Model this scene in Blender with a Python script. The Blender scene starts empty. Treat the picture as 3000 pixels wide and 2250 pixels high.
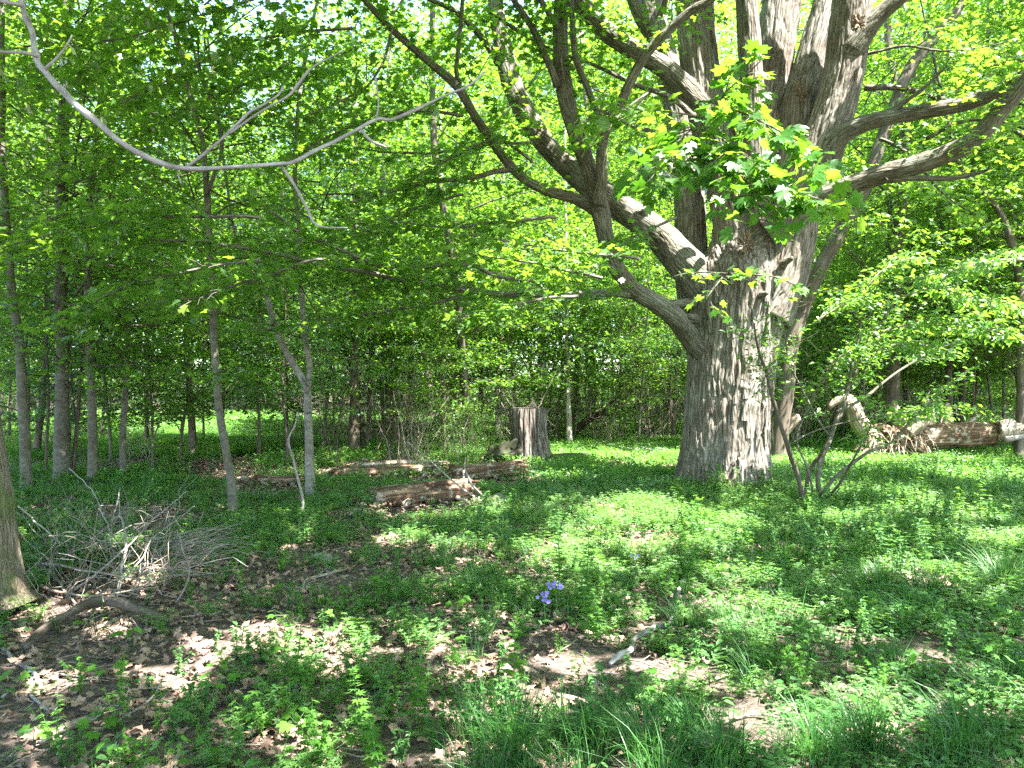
import bpy, math, random
import numpy as np
from mathutils import Vector, Matrix

# ------------------------------------------------------------------ camera, sky, sun, exposure
sc = bpy.context.scene
col = sc.collection
FPX, HOR, EYE, K = 768.0, 395.0, 1.6, 1024.0/2212.0
cam = bpy.data.cameras.new('camera'); cam_ob = bpy.data.objects.new('camera', cam); col.objects.link(cam_ob)
cam_ob.location = (0, 0, EYE); cam_ob.rotation_euler = (math.radians(90), 0, 0)
cam.sensor_width = 36; cam.lens = 36*FPX/1024; cam.shift_y = (HOR-384)/1024; cam.clip_start = 0.05; cam.clip_end = 1500
sc.camera = cam_ob
SUN_EL, SUN_AZ = 60.0, 128.0          # azimuth clockwise from +Y: the sun stands right of and a little behind the viewer
SUN = np.array([math.sin(math.radians(SUN_AZ))*math.cos(math.radians(SUN_EL)), math.cos(math.radians(SUN_AZ))*math.cos(math.radians(SUN_EL)), math.sin(math.radians(SUN_EL))])
world = bpy.data.worlds.new('World'); sc.world = world; world.use_nodes = True
wn = world.node_tree; sky = wn.nodes.new('ShaderNodeTexSky'); sky.sky_type = 'NISHITA'; sky.sun_disc = False
sky.sun_elevation = math.radians(SUN_EL); sky.sun_rotation = math.radians(SUN_AZ)
bg = wn.nodes['Background']; bg.inputs['Strength'].default_value = 0.125; wn.links.new(sky.outputs[0], bg.inputs['Color'])
sl = bpy.data.lights.new('sun', 'SUN'); sl.energy = 5.0; sl.angle = math.radians(0.53); sl.color = (1.0, 0.965, 0.92)
so = bpy.data.objects.new('sun', sl); col.objects.link(so)
so.rotation_euler = Vector(tuple(SUN)).to_track_quat('Z', 'Y').to_euler()
sc.view_settings.view_transform = 'Standard'; sc.view_settings.look = 'None'; sc.view_settings.gamma = 1
sc.view_settings.exposure = 3.15; sc.view_settings.use_curve_mapping = False
sc.render.engine = 'CYCLES'
cy = sc.cycles; cy.max_bounces = 9; cy.diffuse_bounces = 5; cy.glossy_bounces = 2; cy.transmission_bounces = 6
cy.use_denoising = False; cy.denoiser = 'OPENIMAGEDENOISE'; cy.sample_clamp_indirect = 2.0; cy.caustics_reflective = False; cy.caustics_refractive = False
try: cy.denoising_prefilter = 'ACCURATE'
except Exception: pass

rng = np.random.default_rng(7); rnd = random.Random(11)
TAU = 2*math.pi

# ------------------------------------------------------------------ noise
def _h(ix, iy, iz, seed):
    n = (ix.astype(np.int64)*374761393 + iy.astype(np.int64)*668265263 + iz.astype(np.int64)*2147483647 + seed*1274126177) & 0xffffffff
    n = ((n ^ (n >> 13))*1274126177) & 0xffffffff
    n = (n ^ (n >> 16)) & 0xffffff
    return n/float(0xffffff)*2-1
def noise3(p, seed=0):
    p = np.asarray(p, float); i = np.floor(p).astype(np.int64); f = p-i; u = f*f*(3-2*f)
    r = 0
    for dx in (0, 1):
        wx = u[:, 0] if dx else 1-u[:, 0]
        for dy in (0, 1):
            wy = u[:, 1] if dy else 1-u[:, 1]
            for dz in (0, 1):
                wz = u[:, 2] if dz else 1-u[:, 2]
                r = r + wx*wy*wz*_h(i[:, 0]+dx, i[:, 1]+dy, i[:, 2]+dz, seed)
    return r
def fbm(p, seed=0, o=3):
    s = 0; a = 1.0; t = 0; p = np.asarray(p, float)
    for k in range(o):
        s = s+a*noise3(p, seed+k*17); t += a; a *= .5; p = p*2.03+3.7
    return s/t
def sstep(a, b, x):
    t = np.clip((x-a)/(b-a), 0, 1); return t*t*(3-2*t)

# ------------------------------------------------------------------ picture to place
def P(X, Y, d):      # a point seen at (X, Y) of the 2212-wide view of the photograph, d metres away
    return np.array([(X*K-512)/FPX*d, d, EYE+(HOR-Y*K)/FPX*d])
MX, MY = P(1562, 1060, 13.2)[0], 13.2     # the big maple
def gz(x, y):
    x = np.asarray(x, float); y = np.asarray(y, float); sh = x.shape
    p = np.stack([x.ravel(), y.ravel(), np.zeros(x.size)], 1)
    z = .05*fbm(p*.55, 5, 2)+.025*fbm(p*2.2, 9, 2)
    z = z.reshape(sh)+.10*np.exp(-((x-MX)**2+(y-MY)**2)/2.6)
    return z
def G(X, Y):         # the ground point seen at (X, Y)
    d = FPX*EYE/(Y*K-HOR); x = (X*K-512)/FPX*d
    return np.array([x, d, float(gz(x, d))])

# ------------------------------------------------------------------ materials
def mat(name):
    m = bpy.data.materials.new(name); m.use_nodes = True; nt = m.node_tree
    for n in list(nt.nodes): nt.nodes.remove(n)
    out = nt.nodes.new('ShaderNodeOutputMaterial')
    return m, nt, out
def N(nt, t, **kw):
    n = nt.nodes.new(t)
    for k, v in kw.items():
        if k in n.inputs: n.inputs[k].default_value = v
        else: setattr(n, k, v)
    return n
def ramp(nt, fac, stops):
    r = nt.nodes.new('ShaderNodeValToRGB'); e = r.color_ramp.elements
    while len(e) < len(stops): e.new(.5)
    for i, (p, c) in enumerate(stops):
        e[i].position = p; e[i].color = (*c, 1)
    nt.links.new(fac, r.inputs[0]); return r.outputs[0]
def mixc(nt, f, a, b, mode='MIX'):
    m = nt.nodes.new('ShaderNodeMix'); m.data_type = 'RGBA'; m.blend_type = mode
    L = nt.links
    if hasattr(f, 'is_linked'): L.new(f, m.inputs[0])
    else: m.inputs[0].default_value = f
    for s, v in ((m.inputs[6], a), (m.inputs[7], b)):
        if hasattr(v, 'is_linked'): L.new(v, s)
        else: s.default_value = (*v, 1)
    return m.outputs[2]
def leaf_mat(name, dark, light, trans, gloss=.12, rough=.42, tw=.5, extra=None):
    m, nt, out = mat(name); L = nt.links
    a = N(nt, 'ShaderNodeAttribute', attribute_name='rnd'); oi = N(nt, 'ShaderNodeObjectInfo')
    ad = N(nt, 'ShaderNodeMath', operation='ADD'); L.new(a.outputs['Fac'], ad.inputs[0]); L.new(oi.outputs['Random'], ad.inputs[1])
    hf = N(nt, 'ShaderNodeMath', operation='FRACT'); L.new(ad.outputs[0], hf.inputs[0])
    c = ramp(nt, hf.outputs[0], [(0, dark), (.7, light), (.97, tuple(min(1, v*1.25) for v in light)), (1, extra or light)])
    t = mixc(nt, hf.outputs[0], tuple(v*.75 for v in trans), trans)
    tc = N(nt, 'ShaderNodeTexCoord'); ns = N(nt, 'ShaderNodeTexNoise', Scale=34.0, Detail=2.0); L.new(tc.outputs['Object'], ns.inputs['Vector'])
    v = ramp(nt, ns.outputs['Fac'], [(.3, (.72, .72, .72)), (.7, (1.15, 1.15, 1.15))])
    c = mixc(nt, 1.0, c, v, 'MULTIPLY'); t = mixc(nt, 1.0, t, v, 'MULTIPLY')
    d = N(nt, 'ShaderNodeBsdfDiffuse'); L.new(c, d.inputs[0])
    tr = N(nt, 'ShaderNodeBsdfTranslucent'); L.new(t, tr.inputs[0])
    mx = N(nt, 'ShaderNodeMixShader'); mx.inputs[0].default_value = tw; L.new(d.outputs[0], mx.inputs[1]); L.new(tr.outputs[0], mx.inputs[2])
    g = N(nt, 'ShaderNodeBsdfGlossy', Roughness=rough); g.inputs[0].default_value = (1, 1, 1, 1)
    fr = N(nt, 'ShaderNodeFresnel', IOR=1.4); fm = N(nt, 'ShaderNodeMath', operation='MULTIPLY'); fm.inputs[1].default_value = gloss*8
    L.new(fr.outputs[0], fm.inputs[0])
    fc = N(nt, 'ShaderNodeMath', operation='MINIMUM'); fc.inputs[1].default_value = .13; L.new(fm.outputs[0], fc.inputs[0])
    m2 = N(nt, 'ShaderNodeMixShader'); L.new(fc.outputs[0], m2.inputs[0]); L.new(mx.outputs[0], m2.inputs[1]); L.new(g.outputs[0], m2.inputs[2])
    L.new(m2.outputs[0], out.inputs[0]); return m
def bark_mat(name, lo, mid, hi, scale=14., stretch=.12, bump=.6, moss=None, patch=None, rough=.9, crack=0):
    m, nt, out = mat(name); L = nt.links
    a = N(nt, 'ShaderNodeAttribute', attribute_name='bk')
    mp = N(nt, 'ShaderNodeMapping'); mp.inputs['Scale'].default_value = (scale, scale, scale*stretch); L.new(a.outputs['Vector'], mp.inputs['Vector'])
    n1 = N(nt, 'ShaderNodeTexNoise', Scale=1.0, Detail=6.0, Roughness=.62); L.new(mp.outputs[0], n1.inputs['Vector'])
    c = ramp(nt, n1.outputs['Fac'], [(.28, lo), (.47, mid), (.72, hi)])
    if crack:
        wv = N(nt, 'ShaderNodeTexNoise', Scale=6.0, Detail=3.0); L.new(a.outputs['Vector'], wv.inputs['Vector'])
        va = N(nt, 'ShaderNodeVectorMath', operation='MULTIPLY_ADD'); L.new(wv.outputs['Color'], va.inputs[0]); va.inputs[1].default_value = (.05, .05, .12); L.new(a.outputs['Vector'], va.inputs[2])
        m3 = N(nt, 'ShaderNodeMapping'); m3.inputs['Scale'].default_value = (crack, crack, crack*.11); L.new(va.outputs[0], m3.inputs['Vector'])
        vo = N(nt, 'ShaderNodeTexVoronoi', Scale=1.0, feature='DISTANCE_TO_EDGE'); L.new(m3.outputs[0], vo.inputs['Vector'])
        ck = ramp(nt, vo.outputs['Distance'], [(.0, (.50, .47, .45)), (.08, (.88, .87, .86)), (.3, (1.08, 1.08, 1.08))]); c = mixc(nt, 1.0, c, ck, 'MULTIPLY')
    n2 = N(nt, 'ShaderNodeTexNoise', Scale=1.7, Detail=4.0); L.new(a.outputs['Vector'], n2.inputs['Vector'])
    tint = ramp(nt, n2.outputs['Fac'], [(.3, (.70, .63, .56)), (.45, (.96, .94, .9)), (.56, (1.02, 1.04, 1.0)), (.7, (1.22, 1.27, 1.28))])
    c = mixc(nt, 1.0, c, tint, 'MULTIPLY')
    if patch:
        n4 = N(nt, 'ShaderNodeTexNoise', Scale=5.0, Detail=5.0, Roughness=.7); L.new(a.outputs['Vector'], n4.inputs['Vector'])
        f = ramp(nt, n4.outputs['Fac'], [(.54, (0, 0, 0)), (.62, (1, 1, 1))]); c = mixc(nt, f, c, patch)
    if moss:
        g = N(nt, 'ShaderNodeNewGeometry'); n3 = N(nt, 'ShaderNodeTexNoise', Scale=3.0, Detail=5.0); L.new(g.outputs['Position'], n3.inputs['Vector'])
        f = ramp(nt, n3.outputs['Fac'], [(.5, (0, 0, 0)), (.66, (.75, .75, .75))]); c = mixc(nt, f, c, moss)
    n5 = N(nt, 'ShaderNodeTexNoise', Scale=3.1, Detail=5.0, Roughness=.65); L.new(mp.outputs[0], n5.inputs['Vector'])
    b = N(nt, 'ShaderNodeBump', Strength=bump, Distance=.02); L.new(n1.outputs['Fac'], b.inputs['Height'])
    b2 = N(nt, 'ShaderNodeBump', Strength=bump*.6, Distance=.006); L.new(n5.outputs['Fac'], b2.inputs['Height']); L.new(b.outputs[0], b2.inputs['Normal'])
    if crack:
        cr_ = ramp(nt, vo.outputs['Distance'], [(0, (0, 0, 0)), (.22, (1, 1, 1))]); b3 = N(nt, 'ShaderNodeBump', Strength=.55, Distance=.02); L.new(cr_, b3.inputs['Height']); L.new(b2.outputs[0], b3.inputs['Normal']); b2 = b3
    p = N(nt, 'ShaderNodeBsdfPrincipled', Roughness=rough); p.inputs['Specular IOR Level'].default_value = .25
    L.new(c, p.inputs['Base Color']); L.new(b2.outputs[0], p.inputs['Normal']); L.new(p.outputs[0], out.inputs[0]); return m
M = {}
M['maple_leaf'] = leaf_mat('maple_leaf', (.026, .092, .012), (.066, .160, .022), (.31, .58, .035), .08, .38, .53, (.16, .24, .03))
M['near_leaf'] = leaf_mat('near_maple_leaf', (.016, .075, .012), (.036, .125, .018), (.16, .42, .02), .14, .34, .45)
M['shrub_leaf'] = leaf_mat('shrub_leaf', (.040, .13, .018), (.080, .20, .032), (.30, .58, .05), .12, .36, .48)
M['dark_leaf'] = leaf_mat('dark_leaf', (.028, .085, .026), (.05, .125, .035), (.18, .42, .05), .09, .42, .42)
M['herb'] = leaf_mat('herb', (.045, .145, .016), (.090, .225, .030), (.28, .54, .045), .04, .5, .45)
M['herb2'] = leaf_mat('herb_round_leaf', (.042, .130, .030), (.090, .215, .060), (.22, .46, .07), .08, .4, .4)
M['grass'] = leaf_mat('grass_blade', (.040, .12, .035), (.09, .20, .06), (.22, .44, .07), .10, .38, .4, (.25, .24, .1))
M['long_grass'] = leaf_mat('long_grass_blade', (.018, .075, .016), (.045, .14, .028), (.12, .34, .04), .06, .38, .35)
M['petal'] = leaf_mat('violet_petal', (.26, .20, .58), (.42, .34, .78), (.4, .3, .7), .04, .5, .4)
M['white_petal'] = leaf_mat('white_petal', (.6, .58, .66), (.8, .8, .84), (.7, .7, .7), .04, .5, .4)
M['litter'] = leaf_mat('dry_leaf', (.085, .055, .045), (.34, .225, .165), (.24, .12, .05), .06, .5, .12, (.50, .40, .31))
M['bark'] = bark_mat('shaggy_maple_bark', (.078, .065, .052), (.172, .152, .130), (.31, .288, .262), 32., .08, .6, crack=17.)
M['limb'] = bark_mat('smoother_limb_bark', (.070, .065, .050), (.145, .137, .110), (.235, .225, .185), 34., .14, .4, crack=26.)
M['grey'] = bark_mat('grey_sapling_bark', (.062, .060, .045), (.108, .104, .08), (.175, .168, .135), 9., 1.6, .35)
M['palegrey'] = bark_mat('pale_grey_bark', (.11, .105, .09), (.19, .18, .155), (.29, .28, .25), 9., 1.4, .4)
M['brown'] = bark_mat('brown_forest_bark', (.04, .032, .025), (.095, .078, .06), (.17, .145, .12), 16., .12, .6)
M['pale'] = bark_mat('pale_flaking_bark', (.12, .10, .085), (.30, .27, .235), (.48, .45, .41), 13., .2, .5, None, (.55, .52, .48))
M['oak'] = bark_mat('furrowed_bark', (.06, .048, .034), (.15, .125, .095), (.26, .225, .175), 40., .14, .9, (.08, .11, .03), crack=42.)
M['dead'] = bark_mat('weathered_dead_wood', (.08, .055, .042), (.32, .25, .19), (.58, .50, .42), 22., .07, .8, crack=14.)
M['rot'] = bark_mat('rotten_red_wood', (.035, .02, .014), (.15, .09, .06), (.33, .24, .17), 18., .10, 1.0, None, (.40, .34, .27), crack=12.)
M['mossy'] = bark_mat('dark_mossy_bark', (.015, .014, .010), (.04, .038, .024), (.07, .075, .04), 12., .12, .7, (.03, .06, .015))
M['twig'] = bark_mat('bare_twig', (.13, .11, .10), (.24, .215, .20), (.36, .335, .32), 60., .3, .4)
M['stick'] = bark_mat('dead_stick', (.11, .085, .065), (.25, .205, .165), (.42, .37, .32), 40., .2, .4)
M['darkstick'] = bark_mat('dark_branch_bark', (.03, .024, .018), (.085, .068, .052), (.16, .135, .11), 30., .1, .7)
M['stumpwood'] = bark_mat('split_stump_wood', (.028, .025, .023), (.115, .10, .088), (.33, .305, .28), 13., .05, .9, crack=16.)
M['stone'] = bark_mat('grey_stone', (.10, .10, .095), (.18, .18, .17), (.30, .30, .285), 5., 1., .5, (.06, .09, .03))
def soil_mat():
    m, nt, out = mat('forest_soil'); L = nt.links
    g = N(nt, 'ShaderNodeNewGeometry')
    n1 = N(nt, 'ShaderNodeTexNoise', Scale=30.0, Detail=8.0, Roughness=.7); L.new(g.outputs['Position'], n1.inputs['Vector'])
    c = ramp(nt, n1.outputs['Fac'], [(.3, (.045, .034, .028)), (.5, (.12, .092, .075)), (.62, (.22, .17, .14)), (.72, (.34, .27, .225))])
    n2 = N(nt, 'ShaderNodeTexNoise', Scale=.35, Detail=4.0); L.new(g.outputs['Position'], n2.inputs['Vector'])
    green = ramp(nt, n1.outputs['Fac'], [(.35, (.02, .045, .012)), (.6, (.06, .12, .025))])
    sx = N(nt, 'ShaderNodeSeparateXYZ'); L.new(g.outputs['Position'], sx.inputs[0])
    mr = N(nt, 'ShaderNodeMapRange'); mr.inputs[1].default_value = 14; mr.inputs[2].default_value = 30; L.new(sx.outputs['Y'], mr.inputs[0])
    c = mixc(nt, mr.outputs[0], c, green)
    v = N(nt, 'ShaderNodeTexVoronoi', Scale=22.0); L.new(g.outputs['Position'], v.inputs['Vector'])
    b = N(nt, 'ShaderNodeBump', Strength=.8, Distance=.03); L.new(n1.outputs['Fac'], b.inputs['Height'])
    b2 = N(nt, 'ShaderNodeBump', Strength=.4, Distance=.02); L.new(v.outputs['Distance'], b2.inputs['Height']); L.new(b.outputs[0], b2.inputs['Normal'])
    p = N(nt, 'ShaderNodeBsdfPrincipled', Roughness=.95); p.inputs['Specular IOR Level'].default_value = .15
    L.new(c, p.inputs['Base Color']); L.new(b2.outputs[0], p.inputs['Normal']); L.new(p.outputs[0], out.inputs[0]); return m
M['soil'] = soil_mat()

# ------------------------------------------------------------------ meshes
class MB:
    """collects vertices, faces and two attributes, then makes one mesh"""
    def __init__(s): s.V = []; s.F3 = []; s.F4 = []; s.R = []; s.B = []; s.n = 0
    def add(s, V, F, R=None, B=None):
        V = np.asarray(V, float); F = np.asarray(F, int)
        s.V.append(V); (s.F3 if F.shape[1] == 3 else s.F4).append(F+s.n)
        s.R.append(np.zeros(len(V)) if R is None else np.broadcast_to(R, (len(V),)))
        s.B.append(V if B is None else B); s.n += len(V); return s
    def more(s, F): s._x = F
    def mesh(s, name, m, smooth=True):
        V = np.concatenate(s.V); me = bpy.data.meshes.new(name)
        F3 = np.concatenate(s.F3) if s.F3 else np.zeros((0, 3), int); F4 = np.concatenate(s.F4) if s.F4 else np.zeros((0, 4), int)
        me.vertices.add(len(V)); me.vertices.foreach_set('co', V.astype(np.float32).ravel())
        li = np.concatenate([F3.ravel(), F4.ravel()]).astype(np.int32)
        me.loops.add(len(li)); me.loops.foreach_set('vertex_index', li)
        st = np.concatenate([np.arange(len(F3))*3, len(F3)*3+np.arange(len(F4))*4]).astype(np.int32)
        me.polygons.add(len(st)); me.polygons.foreach_set('loop_start', st)
        me.polygons.foreach_set('use_smooth', np.full(len(st), smooth))
        a = me.attributes.new('rnd', 'FLOAT', 'POINT'); a.data.foreach_set('value', np.concatenate(s.R).astype(np.float32))
        a = me.attributes.new('bk', 'FLOAT_VECTOR', 'POINT'); a.data.foreach_set('vector', np.concatenate(s.B).astype(np.float32).ravel())
        me.materials.append(m); me.update(calc_edges=True); return me
    def obj(s, name, m, parent=None, smooth=True, **kw):
        o = bpy.data.objects.new(name, s.mesh(name, m, smooth)); col.objects.link(o)
        if parent: o.parent = parent
        for k, v in kw.items(): o[k] = v
        return o
def link(name, me, parent=None, loc=(0, 0, 0), rot=(0, 0, 0), scale=1, **kw):
    o = bpy.data.objects.new(name, me); col.objects.link(o)
    if parent: o.parent = parent
    o.location = tuple(float(v) for v in loc); o.rotation_euler = rot
    o.scale = (scale,)*3 if np.isscalar(scale) else scale
    for k, v in kw.items(): o[k] = v
    return o
def thing(name, label, cat, loc, group=None):
    o = bpy.data.objects.new(name, None); col.objects.link(o); o.location = tuple(float(v) for v in loc)
    o.empty_display_size = .2; o['label'] = label; o['category'] = cat
    if group: o['group'] = group
    return o
def cr(pts, step=None, n=None):
    """Catmull-Rom through rows of any width"""
    p = np.asarray(pts, float)
    if len(p) == 2: p = np.array([p[0], (p[0]+p[1])/2, p[1]])
    q = np.vstack([2*p[0]-p[1], p, 2*p[-1]-p[-2]]); out = []
    for i in range(len(p)-1):
        a, b, c, d = q[i:i+4]
        k = n or max(2, int(np.linalg.norm(c[:3]-b[:3])/(step or .1)))
        t = np.linspace(0, 1, k, endpoint=False)[:, None]
        out.append(.5*((2*b)+(-a+c)*t+(2*a-5*b+4*c-d)*t**2+(-a+3*b-3*c+d)*t**3))
    return np.vstack(out+[p[-1:]])
def frames(p):
    t = np.gradient(p, axis=0); t /= np.linalg.norm(t, axis=1)[:, None]+1e-9
    e = np.zeros_like(p); v = np.cross(t[0], [0, 1, 0.01]); 
    if np.linalg.norm(v) < .1: v = np.cross(t[0], [1, 0, 0])
    e[0] = v/np.linalg.norm(v)
    for i in range(1, len(p)):
        v = e[i-1]-t[i]*np.dot(e[i-1], t[i]); e[i] = v/(np.linalg.norm(v)+1e-9)
    return t, e, np.cross(t, e)
def tube(mb, p, r, n=8, rough=0, freq=3., stretch=.25, seed=0, cap=True, tip=False, ell=None):
    """tube along p (rows) with radii r, radial noise, bark coordinates in attribute bk"""
    p = np.asarray(p, float); r = np.broadcast_to(r, (len(p),)).astype(float)
    t, e1, e2 = frames(p); s = np.concatenate([[0], np.cumsum(np.linalg.norm(np.diff(p, axis=0), axis=1))])
    th = np.arange(n)*TAU/n; c, sn = np.cos(th), np.sin(th)
    rr = np.repeat(r[:, None], n, 1)
    if rough:
        q = np.stack([(c[None]*r[:, None]).ravel()*freq/max(r.max(), .02)*1., (sn[None]*r[:, None]).ravel()*freq/max(r.max(), .02), np.repeat(s, n)*freq*stretch/max(r.max(), .02)], 1)
        rr = rr*(1+rough*fbm(q, seed, 3).reshape(len(p), n))
    if ell is not None: rr = rr*ell(th[None], s[:, None])
    V = p[:, None]+e1[:, None]*(rr*c)[..., None]+e2[:, None]*(rr*sn)[..., None]
    B = np.stack([(rr*c), (rr*sn), np.repeat(s[:, None], n, 1)], 2)
    V = V.reshape(-1, 3); B = B.reshape(-1, 3); m = len(p)
    i = np.arange(m-1)[:, None]*n+np.arange(n)[None]; j = np.arange(m-1)[:, None]*n+(np.arange(n)[None]+1) % n
    F = np.stack([i, j, j+n, i+n], 2).reshape(-1, 4)
    V = np.vstack([V, p[0]-t[0]*0, p[-1]+t[-1]*(r[-1]*.6)]); B = np.vstack([B, [0, 0, 0], [0, 0, s[-1]]])
    a, b = m*n, m*n+1; k = np.arange(n); k2 = (k+1) % n
    base = mb.n
    mb.add(V, F, np.zeros(len(V)), B)
    if cap:
        mb.F3.append(np.concatenate([np.stack([np.full(n, a), k2, k], 1), np.stack([np.full(n, b), (m-1)*n+k, (m-1)*n+k2], 1)])+base)
def wob(p, amp, freq=2., seed=0):
    p = np.asarray(p, float); o = np.stack([noise3(p*freq+k*31.7, seed+k) for k in range(3)], 1)
    w = np.ones(len(p)); w[0] = 0; return p+o*amp*w[:, None]

# leaf shapes: a fan round the vein centre
def fan(half, droop=.22, fold=.12, pet=0.):
    h = [(math.radians(a), r) for a, r in half]
    pts = [(math.sin(a)*r, math.cos(a)*r) for a, r in h]
    full = pts+[(-x, y) for x, y in pts[-2:0:-1]] if half[-1][0] == 180 else pts+[(-x, y) for x, y in pts[:0:-1]]
    V = [(0, 0, 0)]+[(x, y, -droop*(x*x+y*y)+fold*abs(x)) for x, y in full]
    n = len(full); F = [(0, 1+(i+1) % n, 1+i) for i in range(n)]
    if pet:
        b = len(V); V += [(-.014, 0, 0), (.014, 0, 0), (.01, -pet, .12*pet), (-.01, -pet, .12*pet)]; F += [(b, b+1, b+2), (b, b+2, b+3)]
    return np.array(V, float), np.array(F)
MAPLE_HI = fan([(0, 1.), (9, .80), (15, .83), (23, .58), (33, .72), (42, .95), (52, .76), (60, .75), (72, .52), (88, .60), (102, .70), (118, .52), (150, .42), (180, .12)], .25, .14, .55)
MAPLE_MID = fan([(0, 1.), (21, .56), (44, .92), (70, .52), (102, .68), (150, .42), (180, .12)], .25, .15)
MAPLE_LO = fan([(0, 1.), (24, .45), (55, .85), (85, .4), (180, .4)], .2, .15)
MAPLE_XL = fan([(0, 1.), (50, .85), (105, .6), (180, .3)], .2, .15)
OVATE = fan([(0, 1.0), (20, .62), (60, .34), (120, .30), (180, .42)], .35, .2)
ROUND = fan([(0, .5), (45, .5), (90, .5), (140, .46), (180, .25)], .1, .1)
HERBLOBE = fan([(0, 1.), (14, .42), (34, .85), (52, .36), (75, .60), (110, .2), (180, .15)], .3, .15)
OAK = fan([(0, 1.), (14, .62), (26, .80), (34, .40), (58, .62), (66, .22), (100, .44), (120, .2), (150, .45), (165, .35), (180, .75)], -.35, .25)
def place(mb, tpl, pos, fwd, nor, size, rv=None):
    V0, F0 = tpl; n = len(pos); pos = np.asarray(pos)
    y = fwd/(np.linalg.norm(fwd, axis=1)[:, None]+1e-9); x = np.cross(y, nor); x /= np.linalg.norm(x, axis=1)[:, None]+1e-9; z = np.cross(x, y)
    s = np.broadcast_to(size, (n,))[:, None, None]
    V = pos[:, None]+s*(V0[None, :, 0:1]*x[:, None]+V0[None, :, 1:2]*y[:, None]+V0[None, :, 2:3]*z[:, None])
    F = F0[None]+(np.arange(n)*len(V0))[:, None, None]
    rv = rng.random(n) if rv is None else rv
    mb.add(V.reshape(-1, 3), F.reshape(-1, 3), np.repeat(rv, len(V0)))
def spray_points(path, tl, tstep, lstep, droop=.25, plane=None, sd=.05, start=.15):
    """twigs to both sides of a branch path and leaf places along them"""
    path = np.asarray(path, float); t, e1, e2 = frames(path)
    s = np.concatenate([[0], np.cumsum(np.linalg.norm(np.diff(path, axis=0), axis=1))]); Ltot = s[-1]
    twigs = []; pos = []; fw = []
    q = Ltot*start; side = 1
    while q < Ltot:
        i = min(np.searchsorted(s, q), len(s)-1); b = path[i]; tt = t[i]
        h = np.cross(tt, [0, 0, 1]); hn = np.linalg.norm(h); h = h/hn if hn > .2 else e1[i]
        f = (1-q/Ltot); L = tl*(.35+.65*min(1, f*1.6))*rng.uniform(.6, 1.25)
        a = math.radians(rng.uniform(35, 70)); d = tt*math.cos(a)+h*side*math.sin(a)+np.array([0, 0, rng.uniform(-.1, .25)])
        d /= np.linalg.norm(d)
        k = max(3, int(L/.12)); u = np.linspace(0, 1, k)[:, None]
        tp = b+d*u*L+np.array([0, 0, -droop*L])*u**2; tp = wob(tp, .04, 3, int(q*100) % 97)
        twigs.append(tp)
        m = max(2, int(L/lstep)); uu = np.sort(rng.random(m))**.8
        pp = np.stack([np.interp(uu, u[:, 0], tp[:, c]) for c in range(3)], 1)
        sd2 = np.where(np.arange(m) % 2 == 0, 1., -1.)[:, None]; hh = np.cross(d, [0, 0, 1]); hh /= np.linalg.norm(hh)+1e-6
        ff = d*rng.uniform(.2, 1., (m, 1))+hh*sd2*rng.uniform(.3, 1.1, (m, 1))+rng.normal(0, .25, (m, 3)); ff[:, 2] -= rng.uniform(0, .5, m)
        pos.append(pp+ff*.05+rng.normal(0, sd, (m, 3))*np.array([1, 1, .7])); fw.append(ff)
        q += tstep*rng.uniform(.6, 1.4); side = -side
    return twigs, (np.vstack(pos) if pos else np.zeros((0, 3))), (np.vstack(fw) if fw else np.zeros((0, 3)))
def leaf_normals(n, tilt=.45):
    v = rng.normal(0, tilt, (n, 3)); v[:, 2] = 1; return v

# ------------------------------------------------------------------ ground
def ground():
    mb = MB()
    xs = np.concatenate([-np.geomspace(400, 9, 26)[:-1], np.linspace(-9, 9, 150), np.geomspace(9, 400, 26)[1:]])
    ys = np.concatenate([np.array([-300, -80, -25, -8, -2]), np.linspace(0, 22, 170), np.geomspace(22.3, 900, 50)])
    X, Y = np.meshgrid(xs, ys); Z = gz(X, Y)
    V = np.stack([X, Y, Z], 2).reshape(-1, 3); w = len(xs)
    i = (np.arange(len(ys)-1)[:, None]*w+np.arange(w-1)[None]).ravel()
    F = np.stack([i, i+1, i+1+w, i+w], 1); mb.add(V, F)
    o = mb.obj('ground', M['soil']); o['kind'] = 'structure'; o['label'] = 'forest floor of dark soil under leaf litter and green plants'; o['category'] = 'ground'
ground()

# ------------------------------------------------------------------ the big maple
maple = thing('maple_tree', 'massive old maple with shaggy grey bark and many spreading limbs', 'tree', (MX, MY, 0))
def TR(pts, d0, d1=None, w=1.):
    """rows X, Y, width(px of the 2212 view) [, depth] -> world path rows x y z r"""
    n = len(pts); out = []
    for i, q in enumerate(pts):
        d = q[3] if len(q) > 3 else d0+((d1 if d1 is not None else d0)-d0)*i/(n-1)
        p = P(q[0], q[1], d); out.append([*p, q[2]*K*.5/FPX*d*w])
    return np.array(out)
main = {}
main['trunk'] = TR([(1562, 1085, 226), (1562, 1055, 212), (1564, 1010, 196), (1569, 930, 184), (1574, 850, 184), (1582, 760, 192), (1590, 690, 205), (1598, 630, 210), (1602, 575, 190), (1600, 520, 130)], 13.25)
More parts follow.
